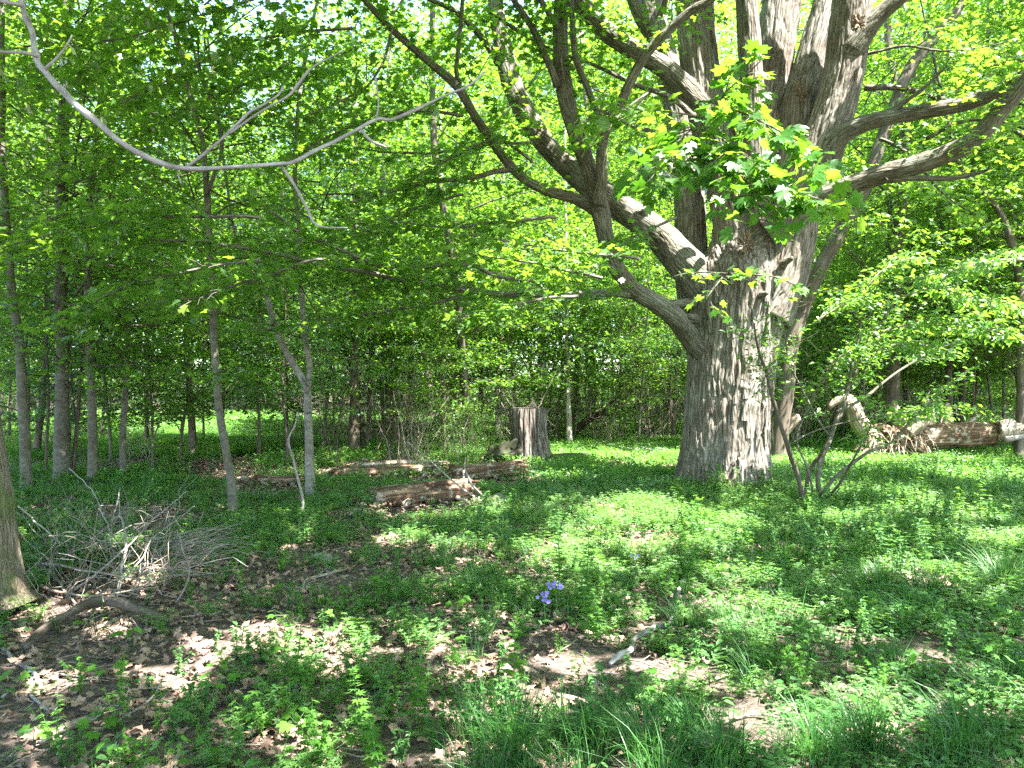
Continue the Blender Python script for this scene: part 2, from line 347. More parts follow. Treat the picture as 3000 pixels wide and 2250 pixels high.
# stems and thick limbs: start inside the trunk
main['centre'] = TR([(1575, 700, 150), (1590, 600, 120), (1590, 500, 100), (1572, 400, 96), (1545, 300, 88), (1520, 200, 82), (1508, 100, 80), (1500, 0, 78), (1490, -150, 70), (1470, -400, 50), (1440, -700, 30)], 13.2, 13.0)
main['dark_left'] = TR([(1530, 720, 90), (1502, 640, 76), (1492, 540, 72), (1490, 440, 68), (1480, 320, 62), (1455, 200, 56), (1425, 80, 52), (1405, 0, 48), (1380, -200, 40), (1350, -450, 26)], 13.5, 14.6)
main['mid_right'] = TR([(1620, 640, 90), (1640, 540, 62), (1640, 440, 56), (1632, 330, 52), (1625, 200, 50), (1618, 80, 50), (1612, 0, 46), (1590, -200, 36), (1560, -420, 22)], 12.9, 12.4)
main['back_right'] = TR([(1620, 620, 90), (1632, 480, 72), (1642, 340, 80), (1660, 200, 86), (1676, 90, 84), (1690, 0, 82), (1715, -200, 66), (1740, -450, 44), (1760, -700, 26)], 13.6, 14.4)
main['right'] = TR([(1640, 680, 140), (1680, 600, 122), (1705, 520, 108), (1725, 440, 96), (1765, 350, 92), (1800, 250, 88), (1822, 160, 84), (1835, 70, 84), (1840, 0, 80), (1850, -200, 64), (1855, -450, 40)], 13.0, 12.6)
main['back_rise'] = TR([(1715, 470, 80), (1722, 380, 84), (1732, 290, 92), (1738, 225, 96), (1752, 160, 82), (1775, 80, 78), (1795, 0, 72), (1830, -180, 56), (1860, -400, 34)], 13.3, 13.9)
main['right_fork'] = TR([(1838, 110, 60), (1868, 70, 48), (1905, 28, 38), (1950, -10, 34), (2020, -70, 28), (2100, -150, 20)], 12.6, 12.0)
main['right_arm'] = TR([(1745, 390, 70), (1790, 330, 58), (1820, 290, 44), (1870, 266, 37), (1940, 250, 34), (2010, 238, 34), (2080, 225, 33), (2150, 200, 33), (2212, 165, 32), (2300, 110, 28), (2420, 30, 20)], 12.8, 11.0)
main['low_right'] = TR([(1650, 500, 80), (1740, 440, 60), (1800, 410, 42), (1850, 395, 42), (1910, 375, 46), (1980, 356, 44), (2050, 330, 42), (2110, 298, 42), (2160, 240, 40), (2205, 190, 36), (2260, 110, 32), (2330, 0, 26)], 12.7, 10.6)
main['left_big'] = TR([(1580, 690, 110), (1530, 625, 96), (1475, 565, 78), (1415, 500, 66), (1345, 450, 60), (1271, 398, 56), (1215, 350, 46), (1170, 300, 46), (1130, 235, 46), (1102, 165, 44), (1085, 90, 38), (1072, 20, 34), (1066, -60, 30), (1050, -220, 22)], 13.1, 14.0)
main['curved'] = TR([(1545, 770, 46, 13.3), (1512, 755, 46, 12.95), (1484, 720, 46, 12.8), (1455, 682, 46), (1412, 652, 43), (1365, 622, 40), (1330, 575, 37), (1310, 520, 38), (1298, 460, 42), (1284, 405, 40), (1265, 345, 36), (1243, 285, 36), (1224, 215, 37), (1213, 140, 34), (1210, 60, 33), (1214, -10, 32), (1218, -120, 26), (1210, -300, 16)], 12.7, 10.8)
main['curved_fork'] = TR([(1292, 440, 34), (1300, 395, 26), (1300, 330, 25), (1306, 285, 25), (1335, 235, 24), (1362, 175, 22), (1395, 118, 22), (1440, 70, 21), (1490, 25, 20), (1541, -5, 18), (1620, -80, 14)], 11.6, 10.2)
main['top_left'] = TR([(1560, 290, 70), (1500, 215, 54), (1440, 150, 46), (1370, 108, 44), (1310, 68, 42), (1262, 15, 38), (1225, -40, 32), (1160, -150, 22)], 13.1, 12.0)
main['left_arm'] = TR([(1296, 455, 34), (1240, 428, 26), (1190, 414, 24), (1137, 390, 23), (1097, 352, 22), (1060, 300, 21), (1025, 250, 20), (990, 190, 21), (937, 142, 19), (870, 85, 17), (817, 33, 16), (770, -20, 13), (700, -90, 9)], 11.9, 10.2)
main['stem_top'] = TR([(1462, 230, 34), (1437, 120, 30), (1395, 60, 30), (1368, 0, 28), (1340, -100, 20)], 14.0, 13.4)
def build_maple():
    mb = MB(); paths = {}
    for k, a in main.items():
        p = cr(a, step=.09); p[:, 3] = np.maximum(p[:, 3], .03)
        paths[k] = p; tube(mb, p[:, :3], p[:, 3], 20)
    # root flares
    base = main['trunk'][1, :3]; roots = []
    for i, (az, L, r) in enumerate([(200, .9, .22), (235, .8, .2), (265, .7, .22), (300, .8, .22), (335, .9, .22), (170, .7, .2), (20, .8, .2), (90, 1., .25), (140, .8, .2)]):
        a = math.radians(az); d = np.array([math.cos(a), math.sin(a), 0]); c = np.array([MX, 13.25, 0])
        pr = np.array([[*(c+d*.38+[0, 0, 1.1]), r*.9], [*(c+d*.54+[0, 0, .5]), r], [*(c+d*.66+[0, 0, .12]), r*.9], [*(c+d*(.60+.24*L)+[0, 0, -.10]), r*.5]])
        pr = cr(pr, step=.1); paths['root%d' % i] = pr; tube(mb, pr[:, :3], pr[:, 3], 12)
    me = mb.mesh('m', M['bark']); o = bpy.data.objects.new('m', me); col.objects.link(o)
    r = o.modifiers.new('r', 'REMESH'); r.mode = 'VOXEL'; r.voxel_size = .018
    s = o.modifiers.new('s', 'SMOOTH'); s.iterations = 9; s.factor = .5
    ev = o.evaluated_get(bpy.context.evaluated_depsgraph_get()); me2 = ev.to_mesh()
    nv = len(me2.vertices); V = np.zeros(nv*3, np.float32); me2.vertices.foreach_get('co', V); V = V.reshape(-1, 3).astype(float)
    Nn = np.zeros(nv*3, np.float32); me2.vertices.foreach_get('normal', Nn); Nn = Nn.reshape(-1, 3).astype(float)
    nl = len(me2.loops); li = np.zeros(nl, np.int32); me2.loops.foreach_get('vertex_index', li); F = li.reshape(-1, 4)
    ev.to_mesh_clear(); bpy.data.objects.remove(o); bpy.data.meshes.remove(me)
    best = np.full(nv, 1e9); bid = np.zeros(nv, int); B = np.zeros((nv, 3)); RR = np.ones(nv); keys = list(paths)
    for ki, k in enumerate(keys):
        p = paths[k]; q = p[:, :3]; t, e1, e2 = frames(q)
        s = np.concatenate([[0], np.cumsum(np.linalg.norm(np.diff(q, axis=0), axis=1))])
        lo, hi = q.min(0)-p[:, 3].max()*2, q.max(0)+p[:, 3].max()*2
        I = np.where(((V > lo) & (V < hi)).all(1))[0]
        for c in range(0, len(I), 60000):
            J = I[c:c+60000]; D = np.linalg.norm(V[J][:, None]-q[None], axis=2); sc_ = D/p[None, :, 3]
            m = D.argmin(1); w = sc_[np.arange(len(J)), m]
            b = w < best[J]; J2 = J[b]; m2 = m[b]; best[J2] = w[b]; bid[J2] = ki
            rv = V[J2]-q[m2]; ax = (rv*t[m2]).sum(1)
            B[J2] = np.stack([(rv*e1[m2]).sum(1), (rv*e2[m2]).sum(1), s[m2]+ax], 1); RR[J2] = p[m2, 3]
    off = np.stack([bid*3.1, bid*1.7, bid*.9], 1)*0
    f1 = np.stack([B[:, 0]*8, B[:, 1]*8, B[:, 2]*.9], 1)+off; f2 = np.stack([B[:, 0]*21, B[:, 1]*21, B[:, 2]*2.6], 1)
    warp = noise3(B*np.array([2.5, 2.5, 1.8]), 3)*.7
    n1 = np.abs(noise3(f1+warp[:, None], 21)); n2 = np.abs(noise3(f2+warp[:, None]*1.5, 33)); n3 = noise3(B*np.array([30, 30, 7]), 41)
    big = fbm(B*np.array([2.2, 2.2, .5]), 51, 2)
    plate = np.clip(n1*1.3, 0, .5)+.55*np.clip(n2*1.2, 0, .45)+.13*n3
    amp = np.clip(RR/.6, .12, 1.)
    disp = (plate-.42)*.07*amp+big*.045*amp
    V2 = V+Nn*disp[:, None]
    fb = bid[F[:, 0]]; names = {'trunk': 'trunk'}; idx_root = [i for i, k in enumerate(keys) if k.startswith('root')]
    lab = {'dark_left': 'dark upright stem on the left of the fork', 'curved': 'smooth limb curving out and up from the left of the trunk', 'right_arm': 'limb reaching right, upper of the two', 'low_right': 'lower right limb bending up towards the picture edge', 'left_big': 'thick limb slanting up to the left', 'left_arm': 'thin limb sweeping left'}
    fb = np.where(np.isin(fb, idx_root), 0, fb)
    for ki, k in enumerate(keys):
        if k.startswith('root'): continue
        Fk = F[fb == ki]
        if len(Fk) < 10: continue
        u, inv = np.unique(Fk, return_inverse=True); mk = MB(); mk.add(V2[u], inv.reshape(-1, 4), 0, B[u]+np.array([ki*3.3, 0, 0]))
        o = mk.obj('trunk' if k == 'trunk' else ('stem' if k in ('centre', 'dark_left', 'mid_right', 'back_right', 'right', 'back_rise', 'stem_top') else 'limb'), M['bark'] if k in ('trunk', 'centre', 'dark_left', 'right', 'back_right', 'back_rise', 'mid_right') else M['limb'])
        o.parent = maple; o.matrix_parent_inverse = Matrix.Translation((-MX, -MY, 0))
        if k in lab: o['label'] = lab[k]
    return paths
def under(o, root):
    """keep a mesh written in world coordinates where it is while making it a child"""
    o.parent = root; o.matrix_parent_inverse = Matrix.Translation(-root.location); return o
mpaths = build_maple()

# thin maple branches (plain tubes)
thin = [
 TR([(1077, 140, 16), (1030, 67, 14), (984, 22, 12), (935, 0, 10), (860, -20, 8)], 13.9, 13.0),
 TR([(1204, 187, 18), (1185, 135, 16), (1160, 85, 15), (1137, 43, 14), (1108, -8, 12)], 11.2, 10.8),
 TR([(1206, 60, 16), (1190, 35, 13), (1165, -5, 12)], 10.9, 10.6),
 TR([(1300, 270, 16), (1274, 203, 14), (1250, 133, 14), (1238, 67, 13), (1236, -5, 12)], 11.2, 10.8),
 TR([(994, 183, 12), (984, 147, 10), (992, 93, 9), (998, 40, 9), (1001, -5, 8)], 10.9, 10.6),
 TR([(1108, 366, 14), (1037, 377, 11), (954, 390, 10), (870, 402, 9), (794, 423, 7), (760, 440, 4)], 11.3, 9.8),
 TR([(1150, 308, 8), (1070, 310, 7), (1004, 320, 7), (954, 328, 6), (870, 330, 5), (770, 320, 3)], 13.2, 12.),
 TR([(1868, 190, 14), (1920, 190, 13), (1990, 200, 13), (2050, 220, 12), (2120, 240, 11), (2190, 280, 10), (2230, 310, 9)], 13.4, 12.4),
 TR([(1918, 252, 16), (1950, 222, 10), (1990, 195, 8), (2040, 150, 5)], 12.1, 11.6),
 TR([(1900, 384, 22), (1960, 385, 13), (2050, 384, 12), (2120, 376, 8), (2142, 366, 4)], 12., 11.2),
 TR([(1345, 585, 12), (1300, 570, 9), (1268, 550, 7)], 11.6, 11.2),
 TR([(1500, 655, 22), (1420, 655, 20), (1350, 636, 18), (1280, 632, 15), (1190, 640, 14), (1100, 636, 13), (984, 626, 12), (937, 613, 11), (854, 603, 11), (790, 588, 10), (700, 570, 9), (600, 550, 9), (500, 532, 8), (430, 522, 7), (330, 517, 6), (240, 505, 4)], 12.8, 7.5),
 TR([(1150, 605, 10), (1060, 590, 9), (1004, 573, 10), (884, 577, 9), (837, 580, 9), (770, 553, 8), (700, 525, 7), (640, 500, 6), (560, 440, 5)], 10.8, 8.6),
 TR([(1500, 250, 14), (1450, 215, 12), (1350, 170, 10), (1290, 140, 8), (1200, 110, 6), (1110, 60, 8), (1060, 30, 4)], 12.6, 11.5),
 TR([(1600, 350, 22), (1500, 310, 14), (1420, 290, 11), (1350, 262, 9), (1290, 235, 6)], 12.5, 10.5),
 TR([(850, 60, 7), (830, 120, 6), (800, 180, 5), (750, 215, 4), (640, 260, 3)], 10.3, 9.),
 TR([(1424, 40, 14), (1440, 0, 13), (1430, -60, 10)], 12.4, 12.),
]
mb = MB()
for i, a in enumerate(thin):
    p = cr(a, step=.08); q = wob(p[:, :3], .035, 2.2, i); tube(mb, q, np.maximum(p[:, 3], .008), 8, .18, 2., .2, i)
under(mb.obj('branch', M['limb']), maple)

# lifted bark strips on the trunk
def bark_strips():
    meshes = []
    for v in range(4):
        mb = MB(); L = [.22, .32, .16, .42][v]; n = 7; w = .018+.008*v
        u = np.linspace(0, 1, n); x0 = -w*(1-.5*u); x1 = w*(1-.3*u); z = .035*(u-.4)**2*(1 if v % 2 else -1)+.004
        Vv = []; 
        for k in range(n): Vv += [[x0[k]+.004*math.sin(9*u[k]+v), -z[k]-.004, (u[k]-.5)*L], [x1[k], -z[k], (u[k]-.5)*L], [x1[k]*.8, -z[k]-.012, (u[k]-.5)*L+.004], [x0[k]*.8, -z[k]-.014, (u[k]-.5)*L]]
        F = []
        for k in range(n-1):
            b = 4*k
            for a, c in ((0, 1), (1, 2), (2, 3), (3, 0)): F.append((b+a, b+c, b+4+c, b+4+a))
        mb.add(np.array(Vv), np.array(F)); meshes.append(mb.mesh('bark_strip', M['bark']))
    tp = mpaths['trunk']
    for i in range(90):
        z = rng.uniform(.35, 4.4); k = np.abs(tp[:, 2]-z).argmin(); a = math.radians(rng.uniform(195, 345)); r = tp[k, 3]
        o = link('bark_strip', meshes[i % 4], maple, (tp[k, 0]+math.cos(a)*(r+.015)-MX, tp[k, 1]+math.sin(a)*(r+.015)-MY, z), (0, rng.normal(0, .08), a+math.pi/2), rng.uniform(.7, 1.25))
bark_strips()
def scars():
    for (X, Y, d, r, n, lab) in [(1612, 525, 12.45, .15, 34, 'pale torn scar of splintered wood in the middle of the fork'), (1738, 470, 12.7, .14, 30, 'ragged hollow scar on the right side of the fork'), (1730, 200, 13.05, .13, 26, 'gnarled collar on the rear right stem'), (1857, 45, 12.2, .12, 22, 'pale broken scar at the fork of the upper right stem')]:
        c = P(X, Y, d); mb = MB()
        for i in range(n):
            a = rng.uniform(0, TAU); rr = r*rng.uniform(.2, 1.); b = c+np.array([math.cos(a)*rr*.75, rng.uniform(-.02, .06), math.sin(a)*rr*1.2]); v = np.array([math.cos(a)*.6, -rng.uniform(.2, .9), math.sin(a)+.2]); v /= np.linalg.norm(v); L = rng.uniform(.04, .13)
            tube(mb, np.array([b-v*.04, b+v*L*.5, b+v*L+[0, 0, rng.normal(0, .02)]]), [rng.uniform(.012, .03), .016, .004], 5, .3, 3)
        o = under(mb.obj('scar', M['dead'], smooth=False, kind='stuff'), maple); o['label'] = lab
    c = P(1742, 470, 12.62); mb = MB(); t = np.linspace(0, TAU, 30)
    ring = np.stack([c[0]+.085*np.cos(t), c[1]+.03*np.cos(t), c[2]+.19*np.sin(t)+.02*np.sin(3*t)], 1); tube(mb, ring, .04+.012*np.sin(t*5), 10, .2, 2.5); under(mb.obj('callus', M['bark']), maple)
    mb = MB(); n = 24; t = np.arange(n)*TAU/n; V = np.vstack([[c[0], c[1]+.06, c[2]], np.stack([c[0]+.08*np.cos(t), c[1]+.02+t*0, c[2]+.18*np.sin(t)], 1)]); mb.add(V, np.array([(0, 1+(i+1) % n, 1+i) for i in range(n)])); under(mb.obj('hollow', M['mossy']), maple)  # shallow dark disc; the shade inside the cavity is put into its colour
    for i, (X, Y, d, dx, dz, r, L) in enumerate([(1500, 690, 12.6, -.5, .1, .05, .22), (1640, 640, 12.35, .2, .1, .04, .12), (1380, 480, 13.2, .1, .5, .035, .2), (1585, 430, 12.5, -.3, .3, .04, .18), (1690, 570, 12.4, .3, .2, .045, .14), (1900, 375, 11.9, .1, -.6, .03, .15)]):
        b = P(X, Y, d+.08); v = np.array([dx, -.8, dz]); v /= np.linalg.norm(v); mb = MB(); p = cr(np.array([b, b+v*L*.6, b+v*(L+.1)]), step=.02); tube(mb, wob(p, .01, 8, i), np.linspace(r*1.9, r*.7, len(p)), 12, .3, 3); under(mb.obj('broken_stub', M['limb']), maple)
scars()

# where sunlight reaches the ground and the trunk (gaps cut for it in the unseen crown overhead)
GAPS = [(G(X, Y), r) for X, Y, r in [
 (1370, 1120, .55), (1290, 1150, .4), (1420, 1130, .55), (1500, 1140, .45), (1330, 1180, .35), (1470, 1175, .4), (1250, 1175, .35),
 (1180, 1190, .28), (1215, 1215, .25), (1400, 1000, 1.6), (1310, 1005, 1.2), (1440, 1010, 1.2), (1230, 1000, .9),
 (1170, 1290, .22), (1130, 1290, .2), (1210, 1330, .22), (1120, 1330, .2), (1590, 1330, .26), (1640, 1320, .26), (1610, 1370, .2), (1570, 1260, .24),
 (640, 1380, .2), (560, 1370, .22), (690, 1420, .22), (500, 1400, .18), (740, 1400, .18), (400, 1460, .16), (330, 1450, .14),
 (130, 1480, .13), (240, 1365, .13), (110, 1320, .14), (1450, 1440, .17), (1500, 1450, .15), (1560, 1540, .13), (1680, 1540, .18), (1890, 1560, .16), (1650, 1600, .13), (1880, 1510, .12),
 (2130, 1540, .14), (1950, 1230, .3), (2000, 1250, .3), (2180, 1180, .4), (1800, 1130, .35), (1900, 1100, .5), (2050, 1120, .4), (2100, 1040, .7), (1960, 1000, .9), (1250, 1240, .2), (2020, 1420, .13), (1850, 1380, .16),
 (1010, 1060, .3), (860, 1170, .25), (960, 1190, .2), (1040, 1110, .2), (300, 1250, .16), (270, 1180, .22), (680, 1620, .14), (620, 1600, .1), (90, 1600, .1), (900, 1400, .14), (1020, 1450, .12), (1240, 1430, .12),
 (2110, 990, 1.), (2010, 985, 1.), (1880, 985, .8)]]
for X, Y, d, r in [(1622, 700, 12.55, .18), (1618, 760, 12.5, .22), (1622, 820, 12.5, .16), (1608, 900, 12.5, .16), (1600, 960, 12.5, .14), (1596, 1010, 12.5, .12), (1650, 930, 12.6, .13), (1645, 870, 12.6, .1),
                   (1612, 525, 12.6, .12), (1720, 500, 12.6, .15), (1790, 200, 12.6, .3), (1760, 280, 12.9, .25), (1770, 60, 13.5, .3), (1650, 150, 14, .3), (1800, 420, 11.8, .4), (2050, 220, 11.5, .3), (2000, 340, 11.3, .25), (1840, 40, 12.5, .3),
                   (1150, 560, 9, .5), (1250, 560, 9, .4), (1080, 540, 9, .3), (1260, 600, 10, .3), (1700, 330, 4.8, .25), (1560, 170, 4.8, .2), (1620, 600, 10, .4), (1350, 730, 14, .8), (1300, 800, 16, 1.),
                   (1000, 1060, 11.5, .3), (1125, 940, 18, .4), (1230, 920, 19, .7), (1860, 870, 18.2, .8), (1850, 920, 18.2, .6), (1940, 920, 18.2, .8), (2010, 920, 18.4, .7), (2100, 920, 18.4, .7), (2170, 925, 18.4, .6), (1880, 660, 11, .6), (1960, 700, 11, .7), (2050, 660, 11, .6), (2130, 740, 11, .5), (1850, 780, 11, .4), (1900, 500, 16, 1.2), (2050, 560, 16, 1.2)]:
    GAPS.append((P(X, Y, d), r))
GC = np.array([g for g, _ in GAPS]); GR = np.array([r for _, r in GAPS])
def lit(p, grow=1.):
    """True for points that would throw shade on one of the sunlit places"""
    p = np.asarray(p); out = np.zeros(len(p), bool)
    for c in range(0, len(p), 20000):
        D = p[c:c+20000, None]-GC[None]; s = D@SUN
        dist = np.linalg.norm(D-s[..., None]*SUN, axis=2)
        out[c:c+20000] = ((s > .3) & (dist < GR[None]*grow)).any(1)
    return out

# ------------------------------------------------------------------ maple foliage
LEAF_ME = []
for k, (dr, fo) in enumerate([(.25, .14), (.45, .05), (.10, .25), (.35, .22)]):
    V, F = fan([(0, 1.), (9, .80), (15, .83), (23, .58), (33, .72), (42, .95), (52, .76), (60, .75), (72, .52), (88, .60), (102, .70), (118, .52), (150, .42), (180, .12)], dr, fo, .55)
    LEAF_ME.append(MB().add(V, F, .12+.22*k).mesh('leaf', M['near_leaf' if k % 4 else 'maple_leaf']))
def leaf_objects(pos, fwd, nor, size, root, meshes=LEAF_ME, name='leaf'):
    L = root.location
    for p, f, n, s in zip(pos, fwd, nor, size):
        y = Vector(f).normalized(); x = y.cross(Vector(n)).normalized(); z = x.cross(y)
        m = Matrix((x, y, z)).transposed()
        link(name, meshes[rnd.randrange(len(meshes))], root, Vector(p)-L, m.to_euler(), float(s))
def maple_sprays():
    big = []; tw = MB(); bulk = MB()
    def spray(pts, d0, d1, tl, ts, ls, droop=.25, individual=False, size=(.075, .11), sd=.04, tilt=.5, start=.12, wood=True, d_leaf=None, filt=True):
        a = TR(pts, d0, d1); p = cr(a, step=.1); q = wob(p[:, :3], .03, 2.5, len(big)+tw.n % 91)
        if wood: tube(tw, q, np.maximum(p[:, 3], .004), 6, .12, 2.)
        T, pos, fw = spray_points(q, tl, ts, ls, droop, sd=sd, start=start)
        for t in T: tube(tw, t, np.linspace(.0045, .0018, len(t)), 4)
        if filt and not individual:
            k = ~lit(pos, .9); pos, fw = pos[k], fw[k]
        n = leaf_normals(len(pos), tilt)
        s = rng.uniform(*size, len(pos))
        if individual: big.append((pos, fw, n, s))
        else: place(bulk, MAPLE_MID if not d_leaf else d_leaf, pos, fw, n, s)
    # the spray that hangs in front of the fork
    spray([(1590, 380, 12, 12.3), (1560, 330, 12, 10), (1535, 290, 11, 8), (1525, 262, 9, 6.6), (1535, 245, 7, 5.6), (1565, 240, 5, 5.1)], 5, 5, .01, 5, 9)
    for pts, d0, d1, tl, ts, ls in [
        ([(1530, 250, 5), (1590, 240, 4), (1650, 265, 4), (1705, 305, 3), (1760, 350, 2)], 5.2, 4.6, .36, .055, .036),
        ([(1540, 260, 4), (1570, 200, 3), (1610, 160, 3), (1640, 130, 2)], 5.2, 4.9, .28, .06, .036),
        ([(1525, 262, 4), (1480, 290, 3), (1430, 340, 3), (1400, 385, 2)], 5.3, 4.7, .34, .055, .036),
        ([(1560, 300, 4), (1610, 340, 4), (1680, 385, 3), (1750, 420, 3), (1815, 440, 2)], 5.0, 4.4, .34, .05, .034),
        ([(1540, 290, 4), (1570, 350, 3), (1620, 410, 3), (1650, 470, 2)], 5.0, 4.5, .30, .055, .036),
        ([(1520, 280, 4), (1500, 330, 3), (1480, 380, 2)], 5.1, 4.8, .26, .06, .04),
        ([(1500, 250, 4), (1400, 235, 3), (1300, 240, 3), (1240, 265, 2)], 6.4, 5.8, .34, .08, .05),
        ([(1450, 600, 4), (1520, 590, 3), (1600, 592, 3), (1670, 600, 3), (1720, 620, 2)], 8.2, 7.6, .24, .08, .06),
        ([(1560, 600, 3), (1530, 640, 3), (1560, 680, 2)], 8.0, 7.8, .2, .08, .06),
    ]: spray(pts, d0, d1, tl, ts, ls, .3, True, (.062, .088), .035, .55, .05)
    # lit layers left of the trunk
    for pts, d0, d1 in [([(1380, 560, 8), (1280, 545, 6), (1180, 535, 5), (1080, 520, 4), (1000, 505, 2)], 9.6, 8.0),
                        ([(1300, 600, 7), (1200, 580, 6), (1100, 560, 4), (1000, 545, 2)], 9.8, 8.4)]:
        spray(pts, d0, d1, .7, .10, .045, .25, True, (.06, .085), .06, .42)
    # leaf layers carried by the traced limbs
    for i, a in enumerate(thin):
        p = cr(a, step=.15)[:, :3]
        if i in (8, 9, 10, 16): continue
        T, pos, fw = spray_points(p, 1.0 if i in (11, 12) else .8, .12, .042, .2, sd=.07, start=.15)
        for t in T[::2]: tube(tw, t, np.linspace(.005, .002, len(t)), 3)
        place(bulk, MAPLE_MID, pos, fw, leaf_normals(len(pos), .4), rng.uniform(.055, .09, len(pos)))
    for k, st in (('left_arm', .1), ('right_arm', .35), ('low_right', .45), ('left_big', .45), ('top_left', .3), ('curved_fork', .55), ('right_fork', .3), ('curved', .6)):
        p = mpaths[k][::2, :3]
        T, pos, fw = spray_points(p, 1.25, .15, .045, .22, sd=.08, start=st)
        if k in ('right_arm', 'low_right', 'curved', 'left_big'):       # keep the wood itself in view
            kk = rng.random(len(pos)) < .6; pos, fw = pos[kk], fw[kk]
        for t in T[::2]: tube(tw, t, np.linspace(.006, .002, len(t)), 3)
        kk = ~lit(pos, .8); pos, fw = pos[kk], fw[kk]
        place(bulk, MAPLE_MID, pos, fw, leaf_normals(len(pos), .4), rng.uniform(.055, .09, len(pos)))
    # broad leafy layers: left middle, centre, upper left
    for pts, d0, d1, tl, ts, ls in [
        ([(560, 470, 8), (420, 465, 7), (300, 470, 5), (180, 490, 4), (60, 520, 3), (-60, 560, 2)], 7.6, 6.2, 1.0, .16, .07),
        ([(560, 560, 7), (450, 575, 6), (330, 600, 5), (230, 640, 4), (150, 690, 2)], 7.6, 6.6, .8, .16, .07),
        ([(700, 560, 7), (560, 600, 6), (430, 640, 5), (300, 660, 3)], 8.2, 7.2, .8, .18, .08),
        ([(1000, 640, 9), (900, 660, 7), (800, 680, 5), (700, 690, 4)], 10.5, 9.4, .9, .2, .085),
        ([(1250, 640, 8), (1150, 650, 7), (1050, 670, 5), (960, 690, 3)], 10.5, 9.6, .8, .2, .085),
        ([(1200, 470, 8), (1080, 480, 7), (960, 490, 5), (840, 480, 4), (740, 470, 2)], 10.8, 9.4, 1., .22, .09),
        ([(1000, 250, 8), (900, 240, 7), (800, 260, 5), (700, 300, 4), (600, 360, 3)], 11., 9.6, 1.1, .22, .09),
        ([(760, 60, 7), (640, 70, 6), (520, 100, 5), (400, 150, 4), (260, 220, 3)], 10., 8., 1.2, .2, .085),
        ([(600, -20, 7), (480, 20, 6), (360, 60, 5), (240, 90, 4), (100, 100, 3)], 9., 7.4, 1.2, .2, .085),
        ([(1150, 350, 7), (1080, 300, 6), (1000, 330, 5), (900, 380, 4)], 11., 10., .9, .2, .09),
        ([(1400, 200, 7), (1340, 250, 5), (1300, 300, 4)], 10., 9.4, .7, .22, .09),
        ([(1460, 470, 7), (1400, 500, 5), (1330, 540, 4), (1280, 590, 3)], 11.5, 10.6, .7, .22, .1),
        ([(2000, 300, 9), (2080, 260, 7), (2180, 270, 5), (2300, 300, 4)], 13., 12., 1.1, .2, .09),
        ([(1900, 300, 9), (1960, 330, 7), (2040, 420, 5), (2120, 470, 4)], 14., 13., 1.1, .2, .09),
        ([(1750, 150, 9), (1720, 260, 7), (1700, 330, 5)], 15., 15., 1., .22, .09),
        ([(420, -60, 7), (340, 0, 6), (260, 60, 5), (160, 120, 4), (60, 180, 3)], 12., 11., 1.4, .2, .09),
        ([(900, -40, 7), (820, 60, 6), (720, 130, 5), (620, 200, 4), (520, 260, 3)], 14., 12., 1.4, .2, .09),
        ([(1100, -60, 7), (1010, 40, 6), (930, 130, 5), (850, 200, 4)], 16., 14., 1.5, .2, .09),
        ([(1300, 40, 7), (1200, 120, 6), (1130, 200, 5), (1060, 280, 4)], 17., 15.5, 1.5, .2, .09),
        ([(700, 60, 7), (600, 150, 6), (480, 200, 5), (340, 260, 4)], 13., 11., 1.4, .2, .09),
        ([(1000, 420, 7), (900, 450, 6), (780, 500, 5), (660, 520, 4)], 12., 10.5, 1.2, .2, .09),
        ([(1450, 120, 7), (1400, 200, 6), (1350, 260, 5)], 16., 15., 1.4, .2, .09),
        ([(1850, 120, 8), (1950, 100, 6), (2060, 110, 5), (2180, 90, 3)], 14., 13., 1.2, .2, .09)]:
        spray(pts, d0, d1, tl*1.1, ts*.55, ls*.5, .18, False, (.058, .09), .07, .38)
    pos, fw, no, si = [np.concatenate([b[k] for b in big]) for k in range(4)]
    order = np.argsort(np.linalg.norm(pos-np.array([0, 0, EYE]), axis=1)/si)
    k, rest = order[:300], order[300:]
    leaf_objects(pos[k], fw[k], no[k], si[k], maple)
    place(bulk, MAPLE_MID, pos[rest], fw[rest], no[rest], si[rest])
    under(tw.obj('twig', M['limb'], kind='stuff'), maple)
    o = under(bulk.obj('foliage', M['maple_leaf'], kind='stuff'), maple)
    print('big', len(pos), 'bulk verts', bulk.n)
maple_sprays()
